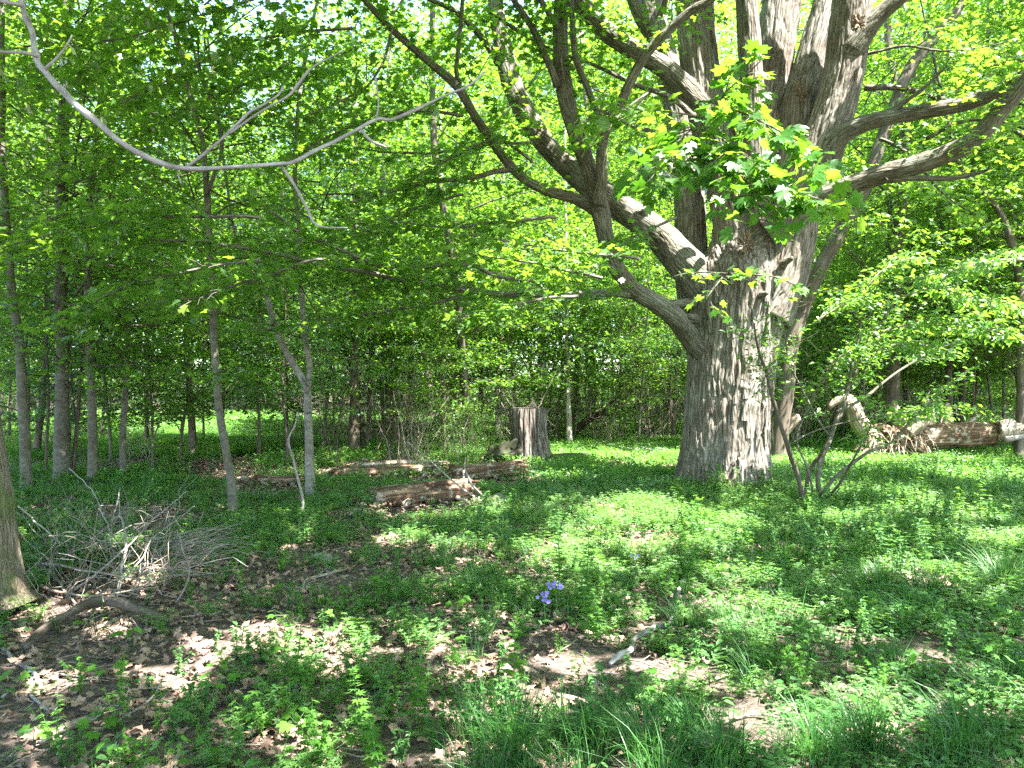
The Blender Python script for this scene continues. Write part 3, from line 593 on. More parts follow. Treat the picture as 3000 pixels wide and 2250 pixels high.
def overhead():
    """unseen crown above the picture: leaf clumps set for shade, cleared where sun patches are wanted"""
    mb = MB(); C = []
    while len(C) < 4200:
        x = rng.uniform(-15, 17); y = rng.uniform(-5, 19)
        z = max(5.2, 2.3+.54*y)+rng.uniform(0, 5.5)
        if ((x-MX)/15)**2+((y-8)/13)**2 < 1.1: C.append((x, y, z))
    tp = mpaths['trunk']
    for i in range(420):      # extra unseen clumps added sunward to shade the left side of the trunk
        z0 = rng.uniform(.2, 6.5); x0 = MX+rng.uniform(-1.2, .15); t = rng.uniform(4.5, 9.5); q = np.array([x0, 12.5, z0])+SUN*t
        if q[2] > 2.4+.53*q[1]: C.append(tuple(q))
    C = np.array(C); n = 26
    pos = np.repeat(C, n, 0)+rng.normal(0, 1, (len(C)*n, 3))*np.array([.55, .55, .13])
    hole = fbm(pos*np.array([.45, .45, .2]), 77, 3) < .34
    pos = pos[hole]; k = ~lit(pos, 1.35); pos = pos[k]
    foot = pos-SUN*(pos[:, 2:3]/SUN[2]); open_ = (foot[:, 0]/np.maximum(foot[:, 1], .5) > -.12) & (foot[:, 1] < 11.5)      # unseen crown thinned here to brighten the right foreground
    pos = pos[~(open_ & (rng.random(len(pos)) < .42))]; foot = pos-SUN*(pos[:, 2:3]/SUN[2]); pos = pos[~((foot[:, 1] > 14.5) & (rng.random(len(pos)) < .65))]
    vis = pos[:, 2]-EYE > .52*pos[:, 1]+.25; pos = pos[vis | (pos[:, 1] < 0)]
    fw = rng.normal(0, 1, (len(pos), 3))*np.array([1, 1, .35])
    place(mb, MAPLE_XL, pos, fw, leaf_normals(len(pos), .3), rng.uniform(.12, .17, len(pos)))
    under(mb.obj('crown', M['maple_leaf'], kind='stuff'), maple); print('overhead', len(pos))  # out of view, arranged and thinned to shape shade and sun patches
overhead()

# ------------------------------------------------------------------ crowns of the forest trees, each mesh shared by many trees
def crown_variant(seed, z0, z1, R, nb, size, tpl, m, tstep=.26, lstep=.085, tl=.9, rise=.25, tilt=.45, prof=None, thin_r=.018, name='crown'):
    global rng
    keep = rng; rng = np.random.default_rng(seed); lv = MB(); wd = MB()
    for i in range(nb):
        f = (i+.5)/nb; z = z0+(z1-z0)*f+rng.uniform(-.15, .15); az = i*2.39996+rng.uniform(-.4, .4)
        L = R*(prof(f) if prof else (1-.75*f**1.6))*rng.uniform(.7, 1.15)
        L0 = rise; rise_ = rise+rng.normal(0, .22); d = np.array([math.cos(az), math.sin(az), 0]); u = np.linspace(0, 1, 7)[:, None]
        p = np.array([0, 0, z-.15*L])+d*L*u+np.array([0, 0, 1.])*L*(rise_*2.2*u-rise_*1.4*u**2); p = wob(p, .10*L/2, 1.3, seed+i)
        tube(wd, p, np.linspace(thin_r*L/3+.004, .003, 7), 4, cap=False)
        T, pos, fw = spray_points(p, tl, tstep, lstep, .22, sd=.11, start=.12)
        for t in T[::4]: tube(wd, t[::2] if len(t) > 4 else t, .003, 3, cap=False)
        nl = len(pos); place(lv, tpl, pos, fw, leaf_normals(len(pos), tilt), rng.uniform(size*.75, size*1.2, len(pos)))
    a = lv.mesh(name, m), wd.mesh('branches', M['brown']); print(name, seed, lv.n); rng = keep
    return a
U = [crown_variant(101+i, 1.6, 9.5, 2.9, 38, .078, MAPLE_MID if i < 2 else MAPLE_LO, M['maple_leaf'], .2, .056, 1.15, prof=lambda f: .75+.5*math.sin(f*2.6)-.5*f) for i in range(3)]
T_ = [crown_variant(201+i, 4.5, 16, 3.9, 46, .10, MAPLE_LO, M['maple_leaf'], .26, .065, 1.3, prof=lambda f: .5+.7*math.sin(f*2.9)) for i in range(2)]
S_ = [crown_variant(301+i, .35, 2.6, 1.35, 34, .055, OVATE, M['shrub_leaf'], .13, .05, .55, .5, .6, thin_r=.01) for i in range(2)]
D_ = [crown_variant(401+i, 1.5, 8., 2.7, 34, .078, MAPLE_MID, M['dark_leaf'], .19, .05, 1.1, tilt=.4, prof=lambda f: 1.05-.4*f) for i in range(1)]
V_ALL = {'U': U, 'T': T_, 'S': S_, 'D': D_}
def put_crown(root, key, off=(0, 0, 0), scale=1., rot=None):
    a, b = V_ALL[key[0]][int(key[1])]; r = (0, 0, rnd.uniform(0, TAU) if rot is None else rot)
    link('crown', a, root, off, r, scale, kind='stuff'); link('branches', b, root, off, r, scale)
TREES = []
LM = [(-2, 'far left outside'), (-.72, 'left frame edge'), (-.66, 'left edge trunk'), (-.6, 'thickest straight tree'), (-.55, 'forking sapling'), (-.43, 'crooked grey tree'), (-.36, 'V forked tree'), (-.265, 'touching pair'), (-.2, 'dark trunk pair'), (-.13, 'flaking pale tree'), (-.05, 'tree stump'), (.06, 'leaning mossy trunk'), (.2, 'old maple'), (.37, 'leaning brown trunk'), (.5, 'upturned roots'), (.57, 'fallen trunk middle'), (.635, 'curled bark shell'), (.68, 'right frame edge'), (9, 'far right outside')]
SEQ = ['nearest', 'second nearest', 'third nearest', 'fourth nearest', 'fifth nearest', 'sixth nearest', 'seventh nearest', 'eighth nearest', 'ninth nearest', 'tenth nearest'] + ['far back, rank %s' % w for w in 'eleven twelve thirteen fourteen fifteen sixteen seventeen eighteen nineteen twenty twentyone twentytwo twentythree twentyfour twentyfive twentysix twentyseven twentyeight'.split()]
PENDING = []
def name_by_place(noun, filt):
    cells = {}
    for t in [o for o in col.objects if o.type == 'EMPTY' and o.name.split('.')[0] == filt]:
        s = t.location.x/t.location.y; i = max([k for k in range(len(LM)-1) if s >= LM[k][0]] or [0]); cells.setdefault(min(i, len(LM)-2), []).append(t)
    for i, ts in cells.items():
        for k, t in enumerate(sorted(ts, key=lambda t: t.location.y)):
            t['label'] = '%s between the %s and the %s, %s' % (noun, LM[i][1], LM[i+1][1], SEQ[min(k, len(SEQ)-1)])
def traced_tree(stems, label, bark='grey', crowns=(), name='forest_tree', rough=.08, top=True, ns=12, group=None):
    """stems: lists of rows X, Y, width; the first starts on the ground"""
    g = G(*stems[0][0][:2]); d = g[1]; root = thing(name, label, 'tree', g, group); TREES.append(g)
    for i, s in enumerate(stems):
        dd = d+(.1 if i else 0); a = TR(s, dd, dd+(.35 if i == 0 else .6))
        if i == 0: a[0, 2] = g[2]-.08
        if top and a[-1, 2] > 3:
            v = a[-1, :3]-a[-2, :3]; v /= np.linalg.norm(v)+1e-9; v = v*.4+np.array([0, 0, .8])
            h = max(2.5, 11-a[-1, 2]); a = np.vstack([a, [*(a[-1, :3]+v*h*.5), a[-1, 3]*.7], [*(a[-1, :3]+v*h), a[-1, 3]*.3]])
        p = cr(a, step=.12); p[:, 3] = np.maximum(p[:, 3], .012)
        if i == 0: p[:, 3] *= 1+(.28 if p[0, 3] < .2 else .10)*np.exp(-(p[:, 2]-g[2]-.0)/.14)
        mb = MB(); tube(mb, wob(p[:, :3], .012+.15*p[:, 3].mean(), 1.2, len(TREES)*7+i), p[:, 3], ns, rough, 2.2, .25, i+len(TREES))
        under(mb.obj('trunk' if i == 0 else 'branch', M[bark]), root)
    mb = MB(); main_p = cr(TR(stems[0], d), step=.1); main_p = main_p[(main_p[:, 2] > .9) & (main_p[:, 2] < 7)]
    if len(main_p) > 4 and main_p[0, 3] < .2:
        for k in range(11):
            b = main_p[rnd.randrange(len(main_p)), :3]; a = rnd.uniform(0, TAU); L = rnd.uniform(.4, 1.7); u = np.linspace(0, 1, 9)[:, None]; dr = np.array([math.cos(a), math.sin(a)*.7, rnd.uniform(-.1, .8)])
            q = wob(b+dr*L*u+np.array([0, 0, rnd.uniform(-.5, .3)])*L*u**2, .12, 2.4, k+len(TREES)*13); tube(mb, q, np.linspace(.010, .003, 9)*rnd.uniform(.6, 1.3), 5, cap=False)
            for j in (4, 6): e = q[j]+np.array([rnd.uniform(-.4, .4), rnd.uniform(-.3, .3), rnd.uniform(-.1, .35)]); tube(mb, wob(np.array([q[j]+(e-q[j])*t for t in np.linspace(0, 1, 5)]), .05, 3, j+k), np.linspace(.004, .002, 5), 4, cap=False)
        under(mb.obj('side_twigs', M['brown'], kind='stuff'), root)
    for c in crowns: put_crown(root, c[0], (c[1][0], c[1][1], c[1][2]*.45), c[2] if len(c) > 2 else 1.)
    return root
traced_tree([[(-40, 1318, 205), (-70, 1100, 168), (-110, 860, 150), (-150, 600, 140), (-185, 300, 130), (-210, 0, 120)]], 'thick furrowed trunk cut off by the left edge of the picture', 'oak', [('T0', (-1, .5, 1), .8)], 'old_tree', .06, ns=40)
traced_tree([[(58, 1067, 23), (50, 886, 20), (40, 740, 18), (22, 600, 16), (8, 400, 15), (5, 150, 13), (5, 0, 12)]], 'slim pale grey tree nearest the left edge trunk', 'grey', [('U0', (.6, .3, 1.), .9)])
traced_tree([[(135, 1042, 34), (134, 900, 29), (133, 786, 27), (133, 586, 26), (136, 400, 24), (140, 200, 22), (144, 0, 20)]], 'thickest straight grey trunk of the left group', 'grey', [('U1', (.0, .6, 1.6), 1.), ('T1', (0, 0, 2), .9)])
traced_tree([[(203, 1048, 20), (200, 900, 18), (197, 820, 16), (190, 640, 16), (192, 500, 16), (197, 400, 15), (207, 300, 13), (220, 167, 11), (228, 0, 9)]], 'straight slender grey tree right of the thick straight trunk', 'grey', [('U2', (.3, .2, 1.5), .85)])
traced_tree([[(263, 1036, 14), (266, 950, 13), (270, 853, 12), (277, 740, 11), (278, 600, 9), (285, 450, 7), (290, 250, 5)], [(278, 800, 8), (296, 778, 9), (314, 755, 8), (321, 715, 7), (338, 650, 6), (352, 560, 4)]], 'thin grey sapling that forks at head height in the left group', 'grey', [('U0', (.4, .4, 1.2), .7)], 'sapling')
traced_tree([[(155, 1040, 9), (165, 930, 8), (172, 850, 7), (178, 780, 5), (186, 650, 4)], [(163, 905, 6), (156, 850, 5), (152, 740, 4)]], 'thin dark sapling between the two straight grey trunks', 'brown', [], 'sapling', top=False)
traced_tree([[(78, 988, 16), (84, 930, 14), (92, 870, 13), (100, 700, 11), (104, 500, 9)]], 'mid distance dark trunk leaning right beside the leftmost slim tree', 'brown', [('U2', (0, 0, 1.2), .9)])
traced_tree([[(318, 962, 10), (317, 880, 9), (318, 786, 8), (320, 650, 7), (324, 450, 6)]], 'thin dark tree standing before the bright clearing', 'brown', [('U1', (0, 0, 1), 1.)])
traced_tree([[(417, 988, 19), (413, 920, 16), (410, 853, 14), (404, 740, 12), (400, 586, 11), (398, 400, 10), (400, 200, 8)]], 'brown trunk between the clearing and the leaning dark grey tree', 'brown', [('U0', (0, .3, 1), 1.)])
traced_tree([[(505, 1112, 19), (498, 1040, 18), (485, 953, 17), (470, 860, 16), (463, 720, 15), (459, 620, 14), (454, 553, 14), (450, 433, 14), (437, 317, 13), (414, 217, 12), (385, 100, 11), (353, 0, 10), (330, -80, 9)], [(448, 420, 9), (478, 330, 8), (470, 250, 7), (430, 150, 6), (410, 60, 5), (398, -20, 4)]], 'crooked dark grey tree leaning left in front of the brushwood', 'grey', [('U1', (-.6, .5, 2.2), .75)], rough=.12)
traced_tree([[(674, 1072, 22), (669, 1010, 20), (667, 953, 18), (664, 880, 17), (663, 836, 17), (633, 785, 15), (600, 720, 14), (578, 650, 12), (560, 600, 10), (530, 540, 8), (500, 470, 6)], [(663, 850, 12), (668, 790, 13), (658, 720, 12), (651, 620, 11), (645, 500, 10), (637, 400, 10), (642, 280, 9), (653, 167, 9), (672, 60, 8), (690, -30, 6)]], 'pale young tree forking into a V beside the rotten log', 'palegrey', [('U2', (0, .5, 2.2), .7)])
traced_tree([[(767, 985, 24), (765, 900, 20), (766, 820, 17), (764, 700, 14), (766, 560, 11), (768, 300, 8)]], 'brown rough trunk of the touching pair left of the stump', 'brown', [('U0', (0, 0, 1.2), 1.)])
traced_tree([[(787, 984, 13), (782, 920, 12), (773, 850, 11), (757, 788, 9), (740, 740, 7), (718, 600, 5)]], 'dark crooked stem of the touching pair left of the stump', 'mossy', [], top=False)
traced_tree([[(831, 955, 17), (830, 880, 16), (829, 800, 15), (829, 680, 14), (832, 500, 11)]], 'dark straight trunk, left one of a close pair behind the logs', 'brown', [('U1', (0, 0, 2), 1.1)])
traced_tree([[(847, 948, 12), (846, 880, 11), (844, 780, 10), (846, 600, 8)]], 'thinner straight trunk, right one of a close pair behind the logs', 'brown', [])
traced_tree([[(884, 938, 13), (884, 880, 12), (886, 800, 11), (887, 720, 10), (888, 560, 8)]], 'single dark trunk midway between the trunk pair and the stump', 'brown', [('U2', (0, 0, 2), 1.1)])
traced_tree([[(949, 955, 15), (949, 900, 13), (952, 850, 12), (950, 740, 11), (952, 560, 9)], [(941, 955, 6), (939, 880, 5), (941, 780, 4)]], 'flaking pale trunk with a thin stem close beside it', 'pale', [('U0', (0, 0, 2), 1.1)])
traced_tree([[(981, 957, 22), (980, 900, 15), (979, 840, 13), (982, 740, 12), (984, 560, 10)]], 'flared dark trunk just right of the flaking pale one', 'brown', [])
traced_tree([[(1078, 955, 15), (1077, 900, 13), (1076, 820, 13), (1082, 740, 12), (1084, 690, 11), (1086, 500, 9)]], 'white blotched trunk immediately left of the stump', 'pale', [('U1', (0, .5, 2), 1.1)])
traced_tree([[(1038, 940, 12), (1037, 880, 10), (1040, 780, 9), (1042, 600, 7)]], 'shaded trunk left of the white blotched one', 'brown', [])
traced_tree([[(1231, 968, 16), (1229, 920, 13), (1228, 870, 11), (1226, 800, 9), (1224, 700, 7)]], 'short looking sunlit white trunk right of the stump', 'pale', [('S0', (.5, .3, 2.0), 2.1), ('S1', (1.6, .8, 3.0), 1.9)])
traced_tree([[(1680, 1000, 36), (1694, 880, 34), (1706, 780, 33), (1722, 700, 33), (1752, 620, 32), (1785, 550, 31), (1825, 480, 32), (1870, 400, 28), (1925, 240, 26), (1975, 133, 25), (2042, 50, 22), (2078, 0, 18)]], 'big brown trunk leaning right behind the old maple', 'brown', [('U0', (2.5, 1, 3), 1.)])
traced_tree([[(2052, 975, 14), (2050, 800, 13), (2052, 620, 13), (2038, 520, 12), (2026, 440, 11), (2020, 300, 9)]], 'thin dark tree standing behind the fallen log on the right', 'brown', [('U2', (0, 0, 2), .9)])
traced_tree([[(2200, 1000, 18), (2206, 800, 17), (2206, 660, 17), (2195, 560, 16), (2165, 470, 13), (2120, 410, 10), (2070, 350, 8)]], 'curved bare brown trunk at the right picture edge', 'brown', [('U1', (.4, .8, 1.4), .8)])

TRUNK = []
for i in range(4):
    z = np.linspace(-.2, 15.5, 26); u = z/15.5
    p = np.stack([.9*fbm(np.stack([z*.16, z*0, z*0+i], 1), i, 2), .7*fbm(np.stack([z*.16, z*0+9, z*0+i], 1), i+5, 2), z], 1); p[:, :2] -= p[1, :2]
    r = .13*(1-.75*np.clip(u, 0, 1))*(1+.45*np.exp(-np.clip(z, 0, 99)/.25))
    mb = MB(); tube(mb, p, r, 9, .12, 2.2, .25, i)
    for j in range(3+i):      # a fork or some low limbs
        k = 3+2*j; e = p[k]+np.array([math.cos(j*2.4+i), math.sin(j*2.4+i), 1.1+.5*(j == 0 and i % 2)])*(2.6 if j == 0 and i % 2 else 1.1); v = np.linspace(0, 1, 6)[:, None]
        tube(mb, wob(p[k]+(e-p[k])*v+np.array([0, 0, .3])*v*(v-1), .1, 1.5, i*7+j), np.linspace(r[k]*(.6 if j == 0 and i % 2 else .28), .012, 6), 6, cap=False)
    TRUNK.append(mb.mesh('trunk', M[['brown', 'grey', 'brown', 'pale'][i]]))
def clear_view(x, y):
    """the bright open ground seen on the left and the gap beside the stump stay open"""
    if 15 < y < 52 and -.66 < x/y < -.27: return False
    return True
def forest():
    pts = [tuple(g[:2]) for g in TREES]+[(MX, MY)]; n = 0
    LAB = {'m': ('shaded forest tree standing far back among many alike', 'background forest trees'),
           'r': ('green leafy forest tree in the background right of the old maple', 'trees behind the maple on the right'),
           'l': ('forest tree with layered leaves beyond the clearing on the left', 'trees beyond the left clearing')}
    tries = 0
    while n < 172 and tries < 9000:
        tries += 1
        y = 19+70*rng.random()**1.25; x = rng.uniform(-1, 1)*(y*.78+4)
        if not clear_view(x, y) and rng.random() > .10: continue
        if min((x-a)**2+(y-b)**2 for a, b in pts) < (1.5+.018*y)**2: continue
        if y < 24 and 0 < x < 9: continue
        if any(not clear_view(x-.455*z, y+.356*z) for z in (5, 9, 13)) and rng.random() < .75: continue      # nothing tall on the sunward side of the clearing
        pts.append((x, y)); n += 1
        k = 'r' if x/y > .2 else ('l' if x/y < -.2 else 'm')
        g = float(gz(x, y)); t = thing('background_tree', LAB[k][0], 'tree', (x, y, g), LAB[k][1])
        s = rnd.uniform(.75, 1.35); link('trunk', TRUNK[n % 4], t, (0, 0, 0), (rnd.gauss(0, .05), rnd.gauss(0, .05), rnd.uniform(0, TAU)), ((lambda w: (s*w, s*w, s))(rnd.choice([.45, .6, .8, 1., 1.3, 1.7]))))
        if y > 38:
            put_crown(t, 'T%d' % (n % 2), (0, 0, -.5*s), s*1.55)
            if k == 'r' or n % 3 == 0: put_crown(t, 'U%d' % (n % 3), (0, 0, 0), s)
        else:
            put_crown(t, 'U%d' % (n % 3), (0, 0, rnd.uniform(-.3, .8)), s)
            if n % 3 == 0 or (k == 'r' and n % 2): put_crown(t, 'U%d' % ((n+1) % 3), (0, 0, 5.6*s), s)
forest()
# understorey that fills between: young trees whose leaves start low
for i, (X, Y, s, key) in enumerate([(60, 1000, .8, 'D0'), (240, 1000, .75, 'D0'), (390, 1010, .7, 'U0'), (560, 1000, .8, 'U1'), (700, 980, .85, 'U2'), (860, 975, .8, 'U0'), (960, 990, .6, 'U1'), (1120, 965, .9, 'U2'),
        (1200, 962, .8, 'U0'), (1340, 960, .75, 'U1'), (1440, 950, .9, 'D0'), (620, 1010, .7, 'D0'), (480, 985, .9, 'U2'), (150, 975, .9, 'U1'), (1000, 950, 1., 'U0'), (800, 945, 1., 'D0'), (330, 940, .9, 'U0'), (20, 960, 1., 'U2'), (100, 1030, .6, 'D0'), (330, 1020, .55, 'U1'), (620, 970, .75, 'U0'), (1010, 965, .65, 'U1'), (1380, 970, .7, 'U2'), (1720, 960, .8, 'U0'), (1850, 950, .9, 'U1'), (1960, 945, 1., 'U2'), (2100, 950, .9, 'U0'), (2200, 955, .9, 'U1'), (440, 960, .8, 'D0'), (220, 955, .85, 'U2'), (1300, 935, 1., 'U2'), (720, 940, 1., 'U1')]):
    g = G(X, Y); t = thing('young_maple', 'young maple with thin stem and layers of lobed leaves in the understorey', 'tree', g, 'young understorey maples')
    link('trunk', TRUNK[i % 3], t, (0, 0, 0), (0, 0, i), (.38*s, .38*s, .62*s)); put_crown(t, key, (0, 0, rnd.uniform(-.3, .5)), s)
for i, (X, Y, s, z) in enumerate([(1790, 985, 1.1, 1.7), (1880, 990, 1.2, 1.9), (1990, 968, 1.3, 2.), (2100, 985, 1.3, 1.9), (2190, 975, 1.3, 1.9), (1740, 965, 1.2, .6), (1930, 950, 1.6, 1.4), (2070, 950, 1.7, 1.6), (2200, 950, 1.8, 1.6), (1800, 945, 1.8, 1.2), (2260, 1000, 1.1, 1.8), (1700, 950, 1.3, 1.5), (1960, 960, 1.5, 2.8), (2150, 960, 1.5, 2.8), (1820, 960, 1.4, 2.6)]):
    g = G(X, Y); t = thing('understorey_shrub', 'bright green shrub with oval leaves in the thicket right of the maple', 'shrub', g, 'shrubs in the right thicket')
    link('stem', TRUNK[i % 3], t, (0, 0, 0), (0, 0, i), (.2*s, .2*s, (z+2.6*s)/15.5)); put_crown(t, 'S%d' % (i % 2), (0, 0, z), s)
for i, (X, Y, s) in enumerate([(1000, 1000, .55), (950, 985, .5), (1050, 992, .5), (560, 985, .6), (700, 965, .6), (860, 960, .6), (1290, 950, .8), (1400, 945, .9), (600, 960, .7), (760, 950, .8), (1130, 950, .9), (1180, 945, .8)]):
    g = G(X, Y); t = thing('low_shrub', ['dark feathery little bush just left of the stump', 'small bush second from the left of the stump', 'small dark bush touching the stump on its left'][i] if i < 3 else 'low leafy bush among the far tree trunks', 'shrub', g, None if i < 3 else 'low bushes among the far trunks')
    link('stem', TRUNK[i % 3], t, (0, 0, 0), (0, 0, i), (.12*s, .12*s, .13*s)); put_crown(t, 'S%d' % (i % 2), (0, 0, -.25*s), s)

# the many-stemmed shrub right of the maple
def big_shrub():
    g = G(1762, 1092); d = g[1]; root = thing('bare_stemmed_shrub', 'many stemmed shrub with bare lower stems right of the maple trunk', 'shrub', g)
    ST = [[(1744, 1086, 12), (1725, 1040, 11), (1702, 970, 11), (1688, 920, 9), (1675, 870, 9), (1658, 810, 8), (1642, 765, 6), (1630, 700, 4)],
          [(1772, 1088, 14), (1768, 1030, 11), (1775, 986, 10), (1792, 946, 9), (1812, 890, 8), (1828, 840, 7), (1842, 786, 6), (1860, 700, 4)],
          [(1735, 1060, 10), (1752, 1015, 9), (1780, 970, 9), (1800, 930, 8), (1820, 880, 7), (1850, 800, 6), (1890, 720, 4), (1930, 660, 3)],
          [(1766, 1080, 9), (1800, 1035, 8), (1842, 1000, 8), (1880, 975, 7), (1920, 960, 6), (1980, 900, 6), (2030, 850, 5), (2080, 810, 3)],
          [(1774, 1086, 6), (1800, 1060, 6), (1830, 1015, 5), (1870, 940, 4), (1900, 870, 3)],
          [(1760, 1085, 5), (1740, 1000, 5), (1722, 940, 4), (1760, 850, 3), (1800, 790, 2)],
          [(1810, 890, 7), (1870, 860, 6), (1940, 800, 5), (2010, 760, 4), (2060, 740, 3)],
          [(1790, 940, 5), (1740, 860, 5), (1700, 760, 4), (1690, 690, 3)],
          [(1700, 960, 3), (1760, 930, 3), (1850, 905, 3), (1950, 890, 3), (2040, 892, 2)]]
    lv = MB(); tw = MB()
    for i, s in enumerate(ST):
        a = TR(s, d+rnd.uniform(-.1, .1), d+[-.6, .4, .8, -.5, -1, .3, .9, .2, 0][i]); 
        if i in (0, 1, 2): a[0, 2] = g[2]-.05
        p = cr(a, step=.07); p[:, 3] = np.maximum(p[:, 3], .006); q = wob(p[:, :3], .03, 2.5, i+70)
        mb = MB(); tube(mb, q, p[:, 3], 8, .15, 2., .3, i); under(mb.obj('stem', M['brown' if i in (0, 2, 4) else 'grey']), root)
        T, pos, fw = spray_points(q, .75, .06, .032, .15, sd=.06, start=.58)
        for t in T: tube(tw, t, np.linspace(.004, .0015, len(t)), 4, cap=False)
        place(lv, OVATE, pos, fw, leaf_normals(len(pos), .6), rng.uniform(.05, .08, len(pos)))
    for s, d0, d1 in [([(1950, 640, 5), (2020, 620, 4), (2100, 640, 3), (2200, 660, 2)], 10.5, 10), ([(1900, 720, 5), (1980, 700, 4), (2080, 700, 3), (2180, 720, 2)], 10.6, 10), ([(1860, 640, 5), (1900, 590, 4), (1960, 560, 3)], 11, 11),
                      ([(2212, 560, 6), (2140, 560, 4), (2060, 580, 3), (1990, 600, 2)], 10, 9.8), ([(1880, 760, 5), (1950, 745, 4), (2020, 750, 3)], 10.4, 10), ([(1760, 700, 5), (1820, 660, 4), (1880, 640, 3)], 11.2, 11), ([(1780, 800, 4), (1830, 760, 4), (1900, 740, 3)], 11, 10.7)]:
        p = cr(TR(s, d0, d1), step=.08); q = wob(p[:, :3], .03, 2., 5); tube(tw, q, p[:, 3], 5)
        T, pos, fw = spray_points(q, .75, .06, .03, .2, sd=.06, start=.02)
        for t in T: tube(tw, t, np.linspace(.004, .0015, len(t)), 4, cap=False)
        place(lv, OVATE, pos, fw, leaf_normals(len(pos), .6), rng.uniform(.055, .09, len(pos)))
    under(tw.obj('twig', M['stick'], kind='stuff'), root); under(lv.obj('foliage', M['shrub_leaf'], kind='stuff'), root)
big_shrub()

# ------------------------------------------------------------------ stump, logs, fallen tree, stones
def stump():
    g = G(1141, 1004); d = g[1]+.35; root = thing('tree_stump', 'tall weathered tree stump with a flat sawn top', 'stump', (g[0], d, g[2]))
    a = TR([(1150, 1020, 134), (1147, 992, 98), (1144, 950, 80), (1142, 915, 74), (1142, 882, 70)], d); p = cr(a, step=.035)
    def ell(th, s):
        q = np.stack([np.cos(th)*4+0*s, np.sin(th)*4+0*s, 0*th+s*.5], 2).reshape(-1, 3)
        e = np.abs(fbm(q, 61, 3)).reshape(len(s), -1); q2 = q*np.array([4, 4, 1.4]); return 1+.42*e-.1+.10*noise3(q2, 62).reshape(len(s), -1)+.20*np.exp(-s/.2)*np.maximum(0, np.cos(th*5+1))
    mb = MB(); tube(mb, p[:, :3], p[:, 3], 110, ell=ell, cap=False); L = Vector(root.location)
    under(mb.obj('trunk', M['stumpwood'], smooth=False), root)
    top = p[-1]; mb = MB(); th = np.arange(40)*TAU/40; r = top[3]*.93
    for k in range(6):
        r0, r1 = r*(k/6.), r*((k+1)/6.)
        V = [[top[0]+rr*math.cos(t), top[1]+rr*math.sin(t), top[2]+.014+.006*(k % 2)] for rr in (max(r0, .001), r1) for t in th]
        mb.add(np.array(V), np.array([(i, (i+1) % 40, 40+(i+1) % 40, 40+i) for i in range(40)]))
    under(mb.obj('sawn_top', M['stumpwood']), root)
    # broken sliver left on the top
    mb = MB(); c = P(1149, 872, d)
    for k in range(7):
        x = c[0]+(k-3)*.035; h = [.06, .10, .16, .25, .20, .12, .05][k]
        tube(mb, np.array([[x, d+.05*math.sin(k), top[2]-.02], [x+.01, d+.04, top[2]+h*.6], [x+.02, d+.03, top[2]+h]]), [.04, .032, .008], 6, .2, 3)
    under(mb.obj('splinter', M['dead']), root)
    # root flare on the right and the dark root mass on the left
    mb = MB(); a = TR([(1158, 940, 36), (1166, 970, 34), (1180, 994, 26), (1206, 1010, 12)], d-.1); p = cr(a, step=.04); tube(mb, p[:, :3], p[:, 3], 14, .2, 2.); under(mb.obj('root', M['stumpwood']), root)
    mb = MB(); a = TR([(1130, 965, 44), (1100, 980, 56), (1072, 992, 50), (1045, 1004, 22)], d-.15); p = cr(a, step=.05); tube(mb, p[:, :3], p[:, 3], 20, .75, 3.5); under(mb.obj('root', M['mossy']), root)
stump()
def log(pts, d, label, m='rot', name='fallen_log', rough=.18, ends=True, n=34, depths=None, stubs=()):
    a = TR(pts, d); p = cr(a, step=.06)
    root = thing(name, label, 'log', (a[0, 0], a[0, 1], float(gz(a[0, 0], a[0, 1]))))
    k = p[:, 3].copy(); mb = MB()
    # frayed hollow end: the last rings break up
    def ell(th, s):
        q = np.stack([np.cos(th)*1.6+0*s, np.sin(th)*1.6+0*s, 0*th+s*.9], 2).reshape(-1, 3)
        e = fbm(q, 17+len(label), 3).reshape(len(s), -1); q[:, :2] *= 4.5
        f = np.abs(noise3(q*np.array([1, 1, .6]), 5)).reshape(len(s), -1)
        return 1+rough*1.5*e-rough*.9*f
    tube(mb, p[:, :3], k, n, ell=ell); under(mb.obj('trunk', M[m], smooth=True), root)
    if ends:
        mb = MB(); t, e1, e2 = frames(p[:, :3])
        for j, sgn in ((0, -1), (len(p)-1, 1)):
            for i in range(26):
                th = rng.uniform(0, TAU); rr = p[j, 3]*rng.uniform(.45, 1.05); b = p[j, :3]+(e1[j]*math.cos(th)+e2[j]*math.sin(th))*rr-t[j]*sgn*.05
                tube(mb, np.array([b, b+t[j]*sgn*rng.uniform(.05, .16)+rng.normal(0, .02, 3)]), [rng.uniform(.015, .04), .006], 5, .2)
        under(mb.obj('splinter', M[m]), root)
    for s in stubs:
        q = cr(TR(s[0], s[1]), step=.05); mb = MB(); tube(mb, q[:, :3], q[:, 3], 12, .2, 2.5, .2, 3); under(mb.obj('branch_stub', M['dead']), root)
    return root
log([(805, 1082, 62, 10.7), (850, 1074, 58, 10.8), (920, 1066, 50, 11.1), (985, 1058, 46, 11.4), (1018, 1053, 38, 11.6)], 11, 'rotten reddish log with a broken open end lying nearest the viewer', 'rot', rough=.3)
log([(975, 1022, 34, 14.0), (1030, 1018, 36, 14.2), (1090, 1012, 34, 14.4), (1127, 1008, 30, 14.5)], 14.2, 'second rotten log ending at the foot of the stump', 'rot', rough=.28)
log([(1190, 992, 22, 17.6), (1230, 990, 24, 17.6), (1268, 990, 22, 17.6)], 17.6, 'short dark mossy log just right of the stump', 'mossy')
log([(722, 1026, 20, 14.6), (800, 1022, 22, 14.9), (870, 1016, 20, 15.2), (935, 1010, 16, 15.5)], 15, 'long thin decayed log behind the nearest rotten log', 'rot', rough=.25)
